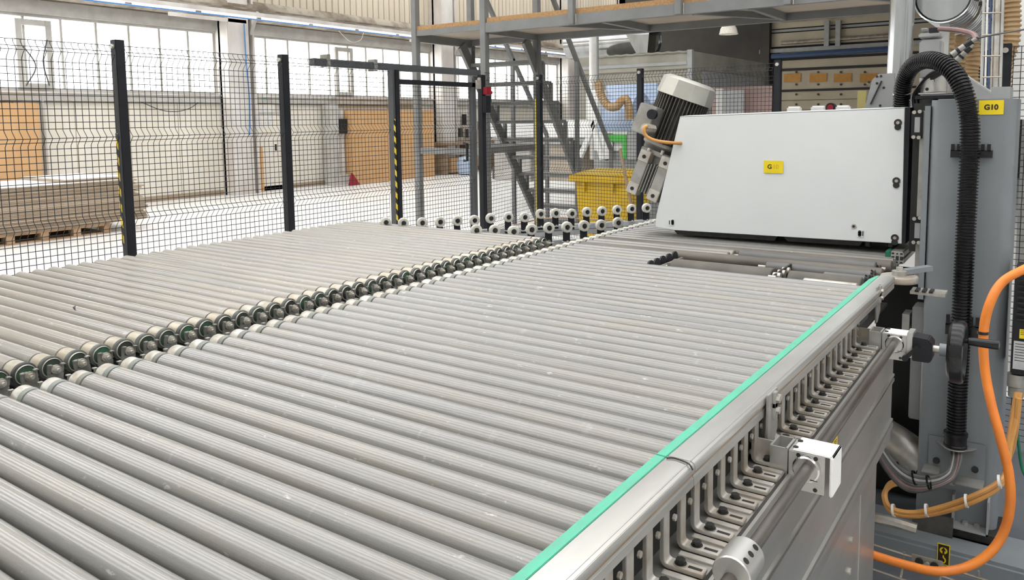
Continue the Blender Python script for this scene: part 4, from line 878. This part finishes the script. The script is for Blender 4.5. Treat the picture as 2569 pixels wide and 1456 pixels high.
# ================================================================== SKATE-WHEEL BARS
def wheel_bar(label,xt,wh,hz):
    """wh: pixel centres of the wheels; all at one height"""
    P=[at(x,y,Z=hz) for x,y in wh]
    a,b_=P[0],P[-1]; d=(b_-a).normalized(); n=V((d.y,-d.x,0))
    ext=d*xt
    t=thing('skate_wheel_bar',label,'wheel conveyor',(a+b_)/2+V((0,0,-.14)))
    beam=lambda p,dz: p+V((0,0,dz))-n*.012
    MB().bar(beam(a-d*.06,-.082),beam(b_+ext,-.082),.035,.028).obj('bar',M['plate'],t,bevel=.002)
    MB().bar(beam(a-d*.06,-.112),beam(b_+ext,-.112),.04,.026).obj('bar',M['plate'],t,bevel=.002)
    for k in range(3):
        q=beam(a+(b_-a)*(k*.5),-.12); MB().mm(q+V((-.02,-.02,-q.z)),q+V((.02,.02,0))).obj('bar_leg',M['pipe'],t)
    wm=me_of(MB().lathe((0,0,0),(1,0,0),[(-.011,.008),(-.011,.023),(-.008,.0265),(.008,.0265),(.011,.023),(.011,.013),(.007,.011)],24),'skate_wheel',M['wheel'])
    hm=me_of(MB().cyl((.005,0,0),(.0125,0,0),.0105,12).hexn((.0125,0,0),X1,.007,.006),'axle_bolt',M['clip'])
    sm=me_of(MB().mm((-.014,-.015,-.085),(-.0115,.015,.008)).mm((.0,-.015,-.085),(.003,.015,-.026)),'wheel_stem',M['black'])
    fm_=me_of(MB().mm((-.02,-.02,-.072),(.02,.02,-.068)).hexn((.012,0,-.068),(0,0,1),.005,.005),'stem_foot',M['pipe'])
    ang=math.atan2(n.y,n.x)
    for p in P:
        o=share([('skate_wheel',wm),('axle_bolt',hm),('wheel_stem',sm),('stem_foot',fm_)],'skate_wheel',t,p); o.rotation_euler.z=ang
wheel_bar('far slanted bar of white skate wheels behind the left rollers',.5,[(968,558),(1012,560),(1059,559),(1104,557),(1147,554),(1190,553),(1231,548),(1275,545),(1316,545),(1356,537),(1394,535),(1434,536),(1472,532),(1510,530),(1548,527),(1584,524),(1622,522)],AZ+.032)
wheel_bar('near slanted bar of white skate wheels between the two roller banks',.04,[(1195,578),(1241,578),(1288,581),(1333,576),(1377,572),(1422,570),(1465,567),(1508,565),(1550,559)],AZ+.03)
# ================================================================== MESH FENCE
FZ=CZ+.68*S
def mesh_panel(label,A,B,zt,zb=.06,folds=4,sp=.0275,parent=None,bow=None,gap=.03):
    A=V((A[0],A[1],0)); B=V((B[0],B[1],0)); d=(B-A); L=d.length; d.normalize(); n=V((d.y,-d.x,0)); m=MB(); r=.0015
    A=A+d*gap; L-=2*gap
    fz=[z for z in (1.838,1.484,1.116,.75,.38) if z<zt-.035]; fd=.028; fh=.032
    zs=[zt]
    for z in fz: zs += [z+fh,z,z-fh]
    zs.append(zb)
    nv=int(L/sp)
    off=lambda z: max([fd*max(0,1-abs(z-q)/fh) for q in fz]+[0])
    for k in range(nv+1):
        p=A+d*(L*k/nv); pts=[p+V((0,0,z))+n*(off(z)) for z in zs]
        for a,b_ in zip(pts,pts[1:]):
            q=[d*r,n*r,-d*r,-n*r]; i=len(m.v); m.v += [tuple(a+e) for e in q]+[tuple(b_+e) for e in q]; m.f += [(i+e,i+(e+1)%4,i+4+(e+1)%4,i+4+e) for e in range(4)]
    nh=int((zt-zb)/.0275); hz=sorted(set([zt-(zt-zb)*k/nh for k in range(nh+1)]+fz))
    for z in hz:
        if any(0<abs(z-q)<.012 for q in fz): continue
        a=A+V((0,0,z))+n*(off(z)-.003); b_=a+d*L; e4=[V((0,0,r)),n*r,V((0,0,-r)),-n*r]; i=len(m.v); m.v += [tuple(a+e) for e in e4]+[tuple(b_+e) for e in e4]; m.f += [(i+e,i+(e+1)%4,i+4+(e+1)%4,i+4+e) for e in range(4)]
    return m.obj('wire_mesh',M['black'],parent)
def fpost(parent,p,zt,w_=.042,hz=None):
    t=parent
    o=MB().mm((p[0]-w_/2,p[1]-w_/2,0),(p[0]+w_/2,p[1]+w_/2,zt)).obj('post',M['black'],t,bevel=.002)
    MB().mm((p[0]-.06,p[1]-.06,0),(p[0]+.06,p[1]+.06,.008)).obj('foot_plate',M['black'],o)
    if hz: MB().mm((p[0]-w_/2-.0012,p[1]-w_/2-.0012,hz[0]),(p[0]-w_/2+.016,p[1]-w_/2,hz[1])).obj('hazard_tape',M['hazard'],o)
    MB().cyl((p[0],p[1]-w_/2-.012,zt-.03),(p[0],p[1]-w_/2,zt-.03),.012,10).obj('panel_clamp',M['steel'],o)
    return o
FXm=-6.3*S
pf=[at(306,300,X=FXm),at(716,300,X=FXm),at(990,300,X=FXm),at(1207,300,X=FXm)]
ys=[p.y for p in pf]; y_prev=ys[0]-.9
LF=thing('mesh_fence','black wire mesh fence with two thick posts along the left of the rollers','fence',(FXm,ys[0],0))
fpost(LF,(FXm,y_prev),FZ); fpost(LF,(FXm,ys[0]),FZ,hz=(1.0,1.5)); fpost(LF,(FXm,ys[1]),FZ-.01)
for a_,b_ in ((y_prev-.9,y_prev),(y_prev,ys[0]),(ys[0],ys[1]),(ys[1],ys[2]-.035)): mesh_panel('',(FXm,a_),(FXm,b_),FZ-.025,parent=LF)
# sliding gate
gx=FXm-.05
sg=thing('sliding_gate','sliding mesh gate hanging on a dark top track','gate',(gx,ys[2],0))
ta,tb_=at(782,148,X=gx),at(1200,183,X=gx)
zt_=(ta.z+tb_.z)/2
MB().mm((gx-.022,ta.y,zt_-.03),(gx+.022,tb_.y,zt_+.012)).obj('top_track',M['dgrey'],sg,bevel=.002)
MB().mm((gx+.03,ys[2],zt_-.115),(gx+.065,ys[3]-.075,zt_-.085)).obj('gate_top_rail',M['black'],sg)
for q in ((816,146),(935,158)): p=at(*q,X=gx); MB().mm(p+V((-.03,-.012,-.05)),p+V((.03,.012,.02))).obj('track_hanger',M['cast'],sg)
MB().mm((gx+.028,ys[2]-.03,0),(gx+.07,ys[2]+.022,zt_-.03)).obj('gate_stile',M['dgrey'],sg)
MB().mm((gx+.0705,ys[2]-.012,0),(gx+.078,ys[2]+.022,zt_-.03)).obj('stile_edge',M['black'],sg)
MB().mm((gx+.071,ys[2]-.032,.55),(gx+.0725,ys[2]-.016,1.55)).obj('hazard_tape',M['hazard'],sg)
MB().mm((gx+.03,ys[3]-.115,0),(gx+.065,ys[3]-.075,zt_-.08)).obj('gate_stile',M['dgrey'],sg)
mesh_panel('',(gx+.045,ys[2]+.01),(gx+.045,ys[3]-.09),zt_-.10,parent=sg)
p=at(1172,382,X=gx+.08); MB().tube([p+V((-.03,0,.06)),p+V((0,0,.06)),p+V((0,0,-.06)),p+V((-.03,0,-.06))],.01,8).obj('gate_handle',M['rubber'],sg)

sw=thing('safety_switch','red and black gate safety switch on the catch post','switch',at(1222,270,X=FXm+.05))
p=at(1222,228,X=FXm+.04); MB().box(p,(.045,.05,.055)).obj('switch_head',M['red'],sw,bevel=.004); MB().cyl(p+V((.0,.02,-.01)),p+V((0,.05,-.012)),.013,12).obj('red_button',M['red'],sw)
p=at(1221,262,X=FXm+.04); MB().box(p,(.04,.05,.12)).obj('switch_body',M['black'],sw,bevel=.003)
p=at(1200,212,X=FXm+.04); MB().box(p,(.012,.05,.06)).obj('strike_plate',M['steel'],sw)
# back fence
bp_=[V((-6.65,10.35,0))*S,V((-4.82,10.11,0))*S,V((-2.85,9.85,0))*S]
BF=thing('mesh_fence','black wire mesh fence across the back between gate and sectional door','fence',bp_[1])
fpost(BF,(FXm,ys[3]+.012),FZ-.05)
o=fpost(BF,bp_[0],FZ); MB().mm((bp_[0].x-.030,bp_[0].y-.0225,.25),(bp_[0].x-.021,bp_[0].y+.01,FZ-.2)).obj('yellow_strip',M['ylabel'],o)
fpost(BF,bp_[1],FZ); fpost(BF,bp_[2],FZ)
mesh_panel('',(FXm,ys[3]+.03),bp_[0],FZ-.03,parent=BF); mesh_panel('',bp_[0],bp_[1],FZ-.03,parent=BF); mesh_panel('',bp_[1],bp_[2],FZ-.02,parent=BF)
rp=ac(2521,180,7.6); RF=thing('mesh_fence','black wire mesh fence at the right picture edge beside the tan hoses','fence',(rp.x,rp.y,0)); fpost(RF,(rp.x,rp.y),at(2521,110,Y=7.6*S).z,w_=.045)
mesh_panel('',(rp.x,rp.y),(rp.x+.8,rp.y-.02),at(2521,112,Y=7.6*S).z-.01,parent=RF)
tag(MB().tube(smooth_path([at(1225,583,Y=10.0*S),at(1290,565,Y=10.0*S),at(1345,552,Y=9.95*S),at(1372,548,Y=9.9*S),at(1420,548,Y=9.9*S),at(1530,553,Y=9.8*S)],6),.006,6).obj('brown_wire',M['dim']),'thin brown cable drooping along the bottom of the back fence','cable')
tag(MB().bar(at(1555,372,Y=9.9*S),at(1585,520,Y=9.9*S),.016,.016).obj('leaning_rod',M['dim']),'rusty rod leaning on the fence before the yellow bin','rod')
# ================================================================== STEEL PLATFORM AND STAIR
XA,XB,YF,YB=-9.75,-8.18,11.0,12.66
pt=thing('steel_platform','grey steel platform with chipboard deck on slim posts','platform',u(-9,11.8,-2.85))
def zat(px,py,y): return (at(px,py,Y=y*S).z-CZ)/S
z1b,z1t=zat(1120,84,YF),zat(1120,70,YF); z2b,z2t=zat(1300,75,YF),zat(1300,50,YF); XE=.6
for x,y,ztop in ((XA,YF,4.0),(XB,YF,4.0),(XA,YB,3.4),(XB,YB,3.4)):
    MB().mm(u(x-.06,y-.06,-2.85),u(x+.06,y+.06,ztop)).obj('post',M['frame'],pt,bevel=.004)
    MB().mm(u(x-.14,y-.14,-2.85),u(x+.14,y+.14,-2.83)).obj('post_foot',M['frame'],pt)
for px in (1440,1708,1980):
    x=at(px,30,Y=YF*S).x/S
    MB().mm(u(x-.05,YF-.12,z2b),u(x+.05,YF-.03,4.2)).obj('guard_post',M['frame'],pt,bevel=.003)
    MB().mm(u(x+.06,YF-.07,z2b),u(x+.075,YF-.03,z2t)).obj('post_clip',M['steel'],pt)
MB().mm(u(XA,YF-.04,z1b),u(XB-.06,YF+.04,z1t)).obj('edge_beam',M['frame'],pt)
MB().mm(u(XB+.06,YF-.05,z2b),u(XE,YF+.05,z2t)).obj('edge_beam',M['frame'],pt)
MB().mm(u(XA+.05,YF-.03,z1t),u(XB-.07,YB,z1t+.075)).obj('deck_board',M['chip'],pt)
x=XB+.07
for px in (1436,1704,1976,2400):
    x2=at(px,30,Y=YF*S).x/S; MB().mm(u(x,YF-.03,z2t),u(x2,YB,z2t+.085)).obj('deck_board',M['chip'],pt); x=x2+.05
MB().mm(u(XA+.05,YF,z1b+.05),u(XE,YB,z1b+.07)).obj('deck_underside',M['decku'],pt)
zb_=zat(1350,103,YB); zt_b=zat(1350,80,YB)
MB().mm(u(XA,YB-.05,zb_),u(XE,YB+.05,zt_b)).obj('rear_beam',M['frame'],pt)
MB().mm(u(XA-.04,YF,z1b-.10),u(XA+.04,YB,z1b+.05)).obj('cross_beam',M['frame'],pt)
x=XB
while x<XE:
    MB().mm(u(x-.04,YF,z2b-.01),u(x+.04,YB,z2b+.12)).obj('cross_beam',M['frame'],pt)
    if x>XB+1: MB().bar(u(x-.9,YF+.2,z2b+.06),u(x-.05,YB-.1,z2b+.05),.05,.05).obj('diagonal_brace',M['frame'],pt)
    x+=2.3
zl=zat(1130,379,YF)
MB().mm(u(XA+.06,YF-.03,zl-.06),u(XB-.06,YF+.03,zl+.05)).obj('lower_rail',M['frame'],pt)
MB().mm(u(XA+.06,YB-.03,zl-.02),u(XB-.06,YB+.03,zl+.08)).obj('lower_rail',M['frame'],pt)
MB().mm(u(XB-.03,YF,zl-.04),u(XB+.03,YB,zl+.07)).obj('lower_rail',M['frame'],pt)
# stair
XL,XR=XA+.05,XB-.02
s0=at(1179,161,X=XL*S); s1=at(1348,544,X=XL*S); dirn=(s1-s0)/(s1.z-s0.z)
def on(z,X): p=s0+dirn*(z-s0.z); return V((X*S,p.y,z))
stv=thing('steel_stair','steep open steel stair with handrails going down behind the platform','stair',on(0,XL))
ztop=CZ+1.45*S
for X_ in (XL,XR): MB().bar(on(ztop,X_),on(0.0,X_),.035,.11).obj('stringer',M['frame'],stv)
z=ztop-.2; k=0
while z>.1:
    a=on(z,XL); b_=on(z,XR); dep=.20
    MB().mm((a.x,a.y-.02,z-.018),(b_.x,a.y+dep,z+.018)).obj('tread',M['frame'],stv)
    for X_ in (a.x,b_.x): MB().mm((X_-.018,a.y+dep-.036,z-.24),(X_+.018,a.y+dep,z)).obj('tread_bracket',M['frame'],stv)
    z-=.205
for X_,q0,q1,q2 in ((XL,(1265,101),(1372,340),(1381,373)),(XR+.1,(1426,98),(1533,376),(1534,380))):
    a,b_=at(*q0,X=X_*S),at(*q1,X=X_*S); d=(a-b_)
    MB().bar(b_,a+d*.75,.04,.04).obj('handrail',M['frame'],stv)
    MB().mm(b_+V((-.02,-.02,-b_.z)),b_+V((.02,.02,.0))).obj('newel',M['frame'],stv)
    m=b_.lerp(a,.82); MB().mm(m+V((-.02,-.02,-m.z+.3)),m+V((.02,.02,0))).obj('baluster',M['frame'],stv)
    m=b_+V((0,0,-.42))
# ================================================================== BACKGROUND THINGS
# hardboard stack on pallets
SXb=-20.4*S
y0,y1=4.5*S,at(372,520,X=SXb).y; zt_=at(300,452,X=SXb).z
hb_=thing('hardboard_stack','tall stack of brown hardboard sheets on a pallet behind the left fence','board stack',(SXb-.6,(y0+y1)/2,0))
zb=.15; n=26
for k in range(n):
    za=zb+(zt_-zb)*k/n; zz=zb+(zt_-zb)*(k+1)/n-.003; sag=.14*math.sin(k*.9)*.3
    MB().mm((SXb-1.3,y0,za),(SXb+random.uniform(-.012,.02),y1-random.uniform(0,.09)-(.16 if .55<k/n else 0)*random.random(),zz)).obj('hardboard_sheet',M['hard'],hb_)
MB().mm((SXb-1.3,y0,zt_),(SXb+.02,y1-.25,zt_+.012)).obj('top_sheet',M['hardtop'],hb_)
MB().mm((SXb-1.3,y1-1.15,zt_+.012),(SXb+.0,y1-.30,zt_+.05)).obj('odd_board',M['hard'],hb_)
MB().mm((SXb-1.28,y1-1.13,zt_+.05),(SXb-.02,y1-.31,zt_+.056)).obj('odd_face',M['hardtop'],hb_)
yp=at(280,585,X=SXb).y
pal=thing('pallet','worn wooden pallet with dark gaps under the hardboard stack','pallet',(SXb-.5,(y0+yp)/2,0))
MB().mm((SXb-1.2,y0,.115),(SXb+.0,yp,.148)).obj('deck_boards',M['pallet'],pal)
MB().mm((SXb-1.2,y0,.0),(SXb-.01,yp,.02)).obj('bottom_board',M['pallet'],pal)
y=yp-.10
while y>y0:
    MB().mm((SXb-.15,y,.02),(SXb-.005,y+.10,.115)).obj('pallet_block',M['pallet'],pal); MB().mm((SXb-1.1,y,.02),(SXb-.95,y+.10,.115)).obj('pallet_block',M['pallet'],pal); y-=.42
# boards along the wall
def lean(name,label,q,m,th=.25,X=WX+.16,cat='board',slabs=5,floor=True):
    a,b_=at(q[0],q[3],X=X+th),at(q[2],q[1],X=X+th); t=thing(name,label,cat,(X,(a.y+b_.y)/2,0 if floor else a.z))
    for k in range(slabs):
        xx=X+th*k/slabs; MB().mm((xx,a.y+random.uniform(0,.03),0 if floor else a.z),(xx+th/slabs-.006,b_.y-random.uniform(0,.03),b_.z-random.uniform(0,.02))).obj('board',m,t)
    return t
lean('board_pack','upright orange-tan boards on the wall behind the hardboard stack',(-60,258,96,460),M['mdf'])
lean('board_pack','large pack of upright orange-tan boards on the wall beyond the gate post',(888,276,1089,432),M['mdf'],th=.5,slabs=8)
lean('board_offcut','narrow tan board standing beside the wall door',(626,366,662,470),M['mdf'],th=.04,slabs=1)
cbn=thing('switch_cabinet','grey upright machine with cables on the wall left of the tan board pack','cabinet',at(868,442,X=WX+.4))
a,b_=at(836,440,X=WX+.4),at(862,262,X=WX+.4)
MB().mm((WX+.1,a.y,0),(WX+.45,a.y+(b_.y-a.y)*.45,b_.z)).obj('cabinet_body',M['wframe'],cbn)
MB().mm((WX+.1,a.y+(b_.y-a.y)*.6,0),(WX+.4,b_.y,b_.z-.1)).obj('cabinet_side',M['column'],cbn)
MB().mm((WX+.3,a.y+(b_.y-a.y)*.5,b_.z-.7),(WX+.5,b_.y,b_.z-.35)).obj('control_head',M['clip'],cbn)
MB().mm((WX+.3,a.y-.1,0),(WX+.55,b_.y+.1,.25)).obj('cabinet_base',M['wframe'],cbn)
p=at(888,432,X=WX+.85); p.z=.06; tag(MB().prism([p+V((0,-.2,-.05)),p+V((0,.15,-.05)),p+V((0,-.1,.25))],(.05,0,0)).obj('red_wedge',M['red']),'dark red wedge leaning at the base of the grey cabinet','wedge')
# workbench clutter near the second column
wbn=thing('workbench','cluttered workbench with tools against the wall beyond the second column','workbench',at(1165,420,X=WX+.6))
a,b_=at(1120,425,X=WX+.7),at(1260,352,X=WX+.7)
MB().mm((WX+.1,a.y,b_.z-.08),(WX+.7,b_.y,b_.z)).obj('bench_top',M['dim'],wbn)
for yy in (a.y+.05,(a.y+b_.y)/2,b_.y-.1): MB().mm((WX+.1,yy,0),(WX+.68,yy+.06,b_.z-.08)).obj('bench_leg',M['dim'],wbn)
MB().mm((WX+.15,a.y+.3,.05),(WX+.65,a.y+1.5,.45)).obj('drawer_box',M['mdf'],wbn)
for k in range(12):
    p=at(1128+9*k,310+random.uniform(-25,15),X=WX+.12); MB().mm(p+V((-.05,-.05,-.22-random.random()*.15)),p+V((.05,.06,0))).obj('hung_tool',M[random.choice(['clip','fin','dim','column','mgrey'])],wbn)
p=at(1168,408,X=WX+1.05); p.z=.46; tag(MB().lathe(p+V((0,0,-.45)),(0,0,1),[(0,.1),(.02,.22),(.3,.27),(.48,.2),(.52,.06)],10).obj('blue_bag',M['bluegl']),'pale blue plastic bag under the workbench','bag')
# machines beyond the stair
Yk=21*S
def kb(px0,py0,px1,py1,y,dep,m,name,parent,bevel=.01): 
    a,b_=at(px0,py1,Y=y*S),at(px1,py0,Y=y*S); return MB().mm(a,b_+V((0,dep,0))).obj(name,m,parent,bevel=bevel)
km=thing('panel_saw','long pale machine with a grey base standing beyond the stair','machine',at(1380,420,Y=21*S)*1)
km.location.z=0
kb(1230,300,1520,345,20.6,.5,M['wbright'],'machine_top',km); kb(1240,348,1520,362,20.5,.5,M['mgrey'],'machine_rail',km); kb(1240,362,1330,452,20.6,.5,M['wframe'],'machine_base',km); kb(1370,362,1450,452,20.6,.5,M['decku'],'machine_base',km); kb(1235,420,1300,450,20.8,.6,M['fin'],'machine_foot',km); kb(1420,318,1470,332,20.7,.02,M['bluegl'],'blue_panel',km)
cn2=thing('cnc_machine','white and blue CNC machine with lime green side panel behind the bin','machine',at(1540,430,Y=17*S)); cn2.location.z=0
kb(1490,300,1600,378,17,.9,M['wbright'],'machine_body',cn2); kb(1515,335,1538,402,16.95,.02,M['wbright'],'door',cn2); kb(1516,338,1570,356,16.9,.03,M['lime'],'green_stripe',cn2); kb(1560,338,1572,398,16.9,.03,M['lime'],'green_edge',cn2); kb(1572,330,1596,402,16.85,.05,M['mgrey'],'side_panel',cn2)
a=at(1500,300,Y=17*S); b_=at(1585,300,Y=17*S)
MB().lathe(V((a.x,a.y+.3,a.z)),X1,[(0,.1),(0,.34),(b_.x-a.x,.34),(b_.x-a.x,.1)],24).obj('blue_hood',M['bluegl'],cn2)
a,b_=at(1490,405,Y=17.05*S),at(1600,380,Y=17.05*S); MB().mm((a.x,a.y,0),(b_.x,a.y+.8,b_.z)).obj('machine_plinth',M['mgrey'],cn2)
kb(1470,225,1500,300,16.8,.3,M['wbright'],'gantry_leg',cn2); kb(1600,290,1645,400,17.2,.5,M['clip'],'control_rack',cn2)
kb(1520,208,1650,262,19,.3,M['bluegl'],'blue_screen',cn2)
for q in ((1440,300,1380,300),): pass
MB().bar(at(1455,395,Y=16.5*S),at(1497,300,Y=16.5*S),.06,.06).obj('gantry_strut',M['wbright'],cn2)
MB().bar(at(1512,400,Y=16.5*S),at(1486,300,Y=16.5*S),.06,.06).obj('gantry_strut',M['wbright'],cn2)
o=corrugated('tan_elbow_hose','',[at(x,y,Y=(16.4 if x<1560 else 16.75)*S) for x,y in ((1500,205),(1508,240),(1525,265),(1545,268),(1560,252),(1572,250),(1578,275),(1579,300))],.055,.03,M['tan'],.9,14); tag(o,'U-shaped tan extraction hose behind the fence','hose')
vp2=tag(MB().tube([at(1491,400,Y=17.5*S),at(1490,60,Y=17.5*S)],.065,14).obj('white_downpipe',M['pipe']),'pale vertical pipe rising left of the booth','pipe')
# yellow wheelie bin
bn=thing('wheelie_bin','yellow plastic wheelie bin behind the fence','bin',at(1510,430,Y=12.6*S)); bn.location.z=0
a,b_=at(1428,440,Y=12.6*S),at(1592,440,Y=12.6*S); zr=at(1510,442,Y=12.6*S).z; xc=(a.x+b_.x)/2; hw=(b_.x-a.x)/2; yc=12.6*S
def ring(z,h,dy0,dy1): return [V((xc-h,yc+dy0,z)),V((xc+h,yc+dy0,z)),V((xc+h,yc+dy1,z)),V((xc-h,yc+dy1,z))]
body=ring(.05,hw*.72,.08,.44)+ring(zr-.06,hw*.86,.03,.49)
MB().add(body,[(0,1,5,4),(1,2,6,5),(2,3,7,6),(3,0,4,7),(3,2,1,0)]).obj('bin_body',M['yellow'],bn,bevel=.01)
MB().mm((xc-hw,yc-.02,zr-.065),(xc+hw,yc+.52,zr)).obj('bin_rim',M['yellow'],bn,bevel=.008)
lid=[V((xc-hw*.95,yc-.01,zr)),V((xc+hw*.98,yc-.01,zr)),V((xc+hw*.98,yc+.52,zr)),V((xc-hw*.95,yc+.52,zr))]; up_=[V((xc-hw*.70,yc+.08,zr+.04)),V((xc+hw*.9,yc+.08,zr+.04)),V((xc+hw*.9,yc+.44,zr+.05)),V((xc-hw*.70,yc+.44,zr+.05))]
MB().add(lid+up_,[(0,1,5,4),(1,2,6,5),(2,3,7,6),(3,0,4,7),(4,5,6,7),(3,2,1,0)]).obj('bin_lid',M['yellow'],bn,bevel=.01)
for dx in (-.2,.12): MB().mm((xc+dx-.012,yc-.0,zr-.16),(xc+dx+.012,yc+.06,zr-.05)).obj('rim_rib',M['yellow'],bn)
for dx in (-1,1): MB().cyl((xc+dx*hw*.72,yc+.42,.1),(xc+dx*hw*.62,yc+.42,.1),.1,18).obj('bin_wheel',M['rubber'],bn)
# booth
yb_=22*S; c0=at(1733,128,Y=yb_); cl_=at(1500,152,Y=yb_)
bo=thing('spray_booth','large cream plastered cabin with a draped roof edge behind the motor','booth',V((c0.x-.5,c0.y+1,0)))
MB().mm((cl_.x-.4,yb_,0),(c0.x,yb_+3.8,c0.z-.28)).obj('booth_walls',M['booth'],bo)
MB().mm((cl_.x-.4,yb_-.02,c0.z-.28),(c0.x+.02,yb_+3.8,c0.z)).obj('roof_skirt',M['booth'],bo)
MB().mm((c0.x-.04,yb_-.05,0),(c0.x+.04,yb_+.03,c0.z+.02)).obj('corner_post',M['mgrey'],bo)
n=9; w_=(c0.x-cl_.x)/n
for k in range(n): MB().tube(smooth_path([V((cl_.x+w_*k,yb_-.03,c0.z)),V((cl_.x+w_*(k+.5),yb_-.04,c0.z-.012)),V((cl_.x+w_*(k+1),yb_-.03,c0.z))],4),.018,6).obj('drape_edge',M['booth'],bo)
MB().mm((cl_.x-.4,yb_-.035,at(1650,166,Y=yb_).z),(c0.x-.05,yb_-.02,at(1650,158,Y=yb_).z)).obj('skirt_rail',M['mgrey'],bo)
MB().mm((c0.x+.002,yb_+.5,at(1800,300,Y=yb_).z),(c0.x+.03,yb_+3.2,at(1733,175,Y=yb_).z)).obj('curtain',M['mgrey'],bo)
# leaning boards right of the motor
for k,(x0,x1,y0_,m_,lab) in enumerate(((1786,1935,215,'pink','broad pinkish board leaning beyond the back fence'),(1795,1813,222,'wbright','narrow white board in front of the pinkish board'),(1815,1865,224,'plate','grey-blue board leaning next to the narrow white board'))):
    yy=13.2-.12*k; a,b_=at(x0,300,Y=yy*S),at(x1,y0_,Y=yy*S); tag(MB().mm((a.x,yy*S,0),(b_.x,yy*S+.03,b_.z)).obj('leaning_board',M[m_]),lab,'board')
# ducts under the platform
d0,d1=at(1500,112,Y=24*S),at(1640,92,Y=24*S); zc=(d0.z+d1.z)/2
hd=thing('silver_duct','horizontal silver duct with a funnel outlet under the platform','duct',V(((d0.x+d1.x)/2,24*S,zc-.3)))
MB().lathe(V((d0.x-.6,24*S,zc)),X1,[(0,.1),(0,.26),(d1.x-d0.x+.6,.26),(d1.x-d0.x+.62,.2)],24).obj('duct_shell',M['galv'],hd)
fa=[at(x,y,Y=23.4*S) for x,y in ((1570,86),(1628,86),(1624,132),(1596,134))]
MB().prism(fa,(0,.3,0)).obj('funnel',M['galv'],hd)
for px in (1530,1552): MB().tube([at(px,118,Y=24*S),at(px-6,145,Y=24*S)],.012,5).obj('hanger',M['clip'],hd)
for dx in (.4,1.3): MB().mm((d0.x+dx-.01,24*S-.01,zc+.25),(d0.x+dx+.01,24*S+.01,7.0)).obj('drop_rod',M['clip'],hd)
MB().lathe(V((d1.x-.02,24*S,zc)),X1,[(0,.27),(.05,.27)],24,cap=False).obj('end_ring',M['galv'],hd)
# bell lamps
for k,(px,py,yy,lab) in enumerate(((1828,70,20,'bell-shaped high-bay lamp hanging under the dark roof'),)):
    p=at(px,py,Y=yy*S); t=thing('high_bay_lamp',lab,'lamp',p+V((0,0,-.1)))
    MB().lathe(p+V((0,0,-.09)),(0,0,1),[(0,.125),(.004,.13),(.02,.125),(.08,.11),(.13,.08),(.165,.045),(.17,.02)],24,cap=False).obj('lamp_shade',M['lampshade'],t)
    MB().cyl(p+V((0,0,.08)),p+V((0,0,.14)),.035,12).obj('lamp_socket',M['clip'],t); MB().tube([p+V((0,0,.12)),p+V((0,0,2.6))],.008,5).obj('lamp_cord',M['clip'],t)
    MB().lathe(p+V((0,0,-.05)),(0,0,1),[(0,.02),(.03,.05),(.08,.03),(.09,.01)],12).obj('bulb',M['lamp'],t)
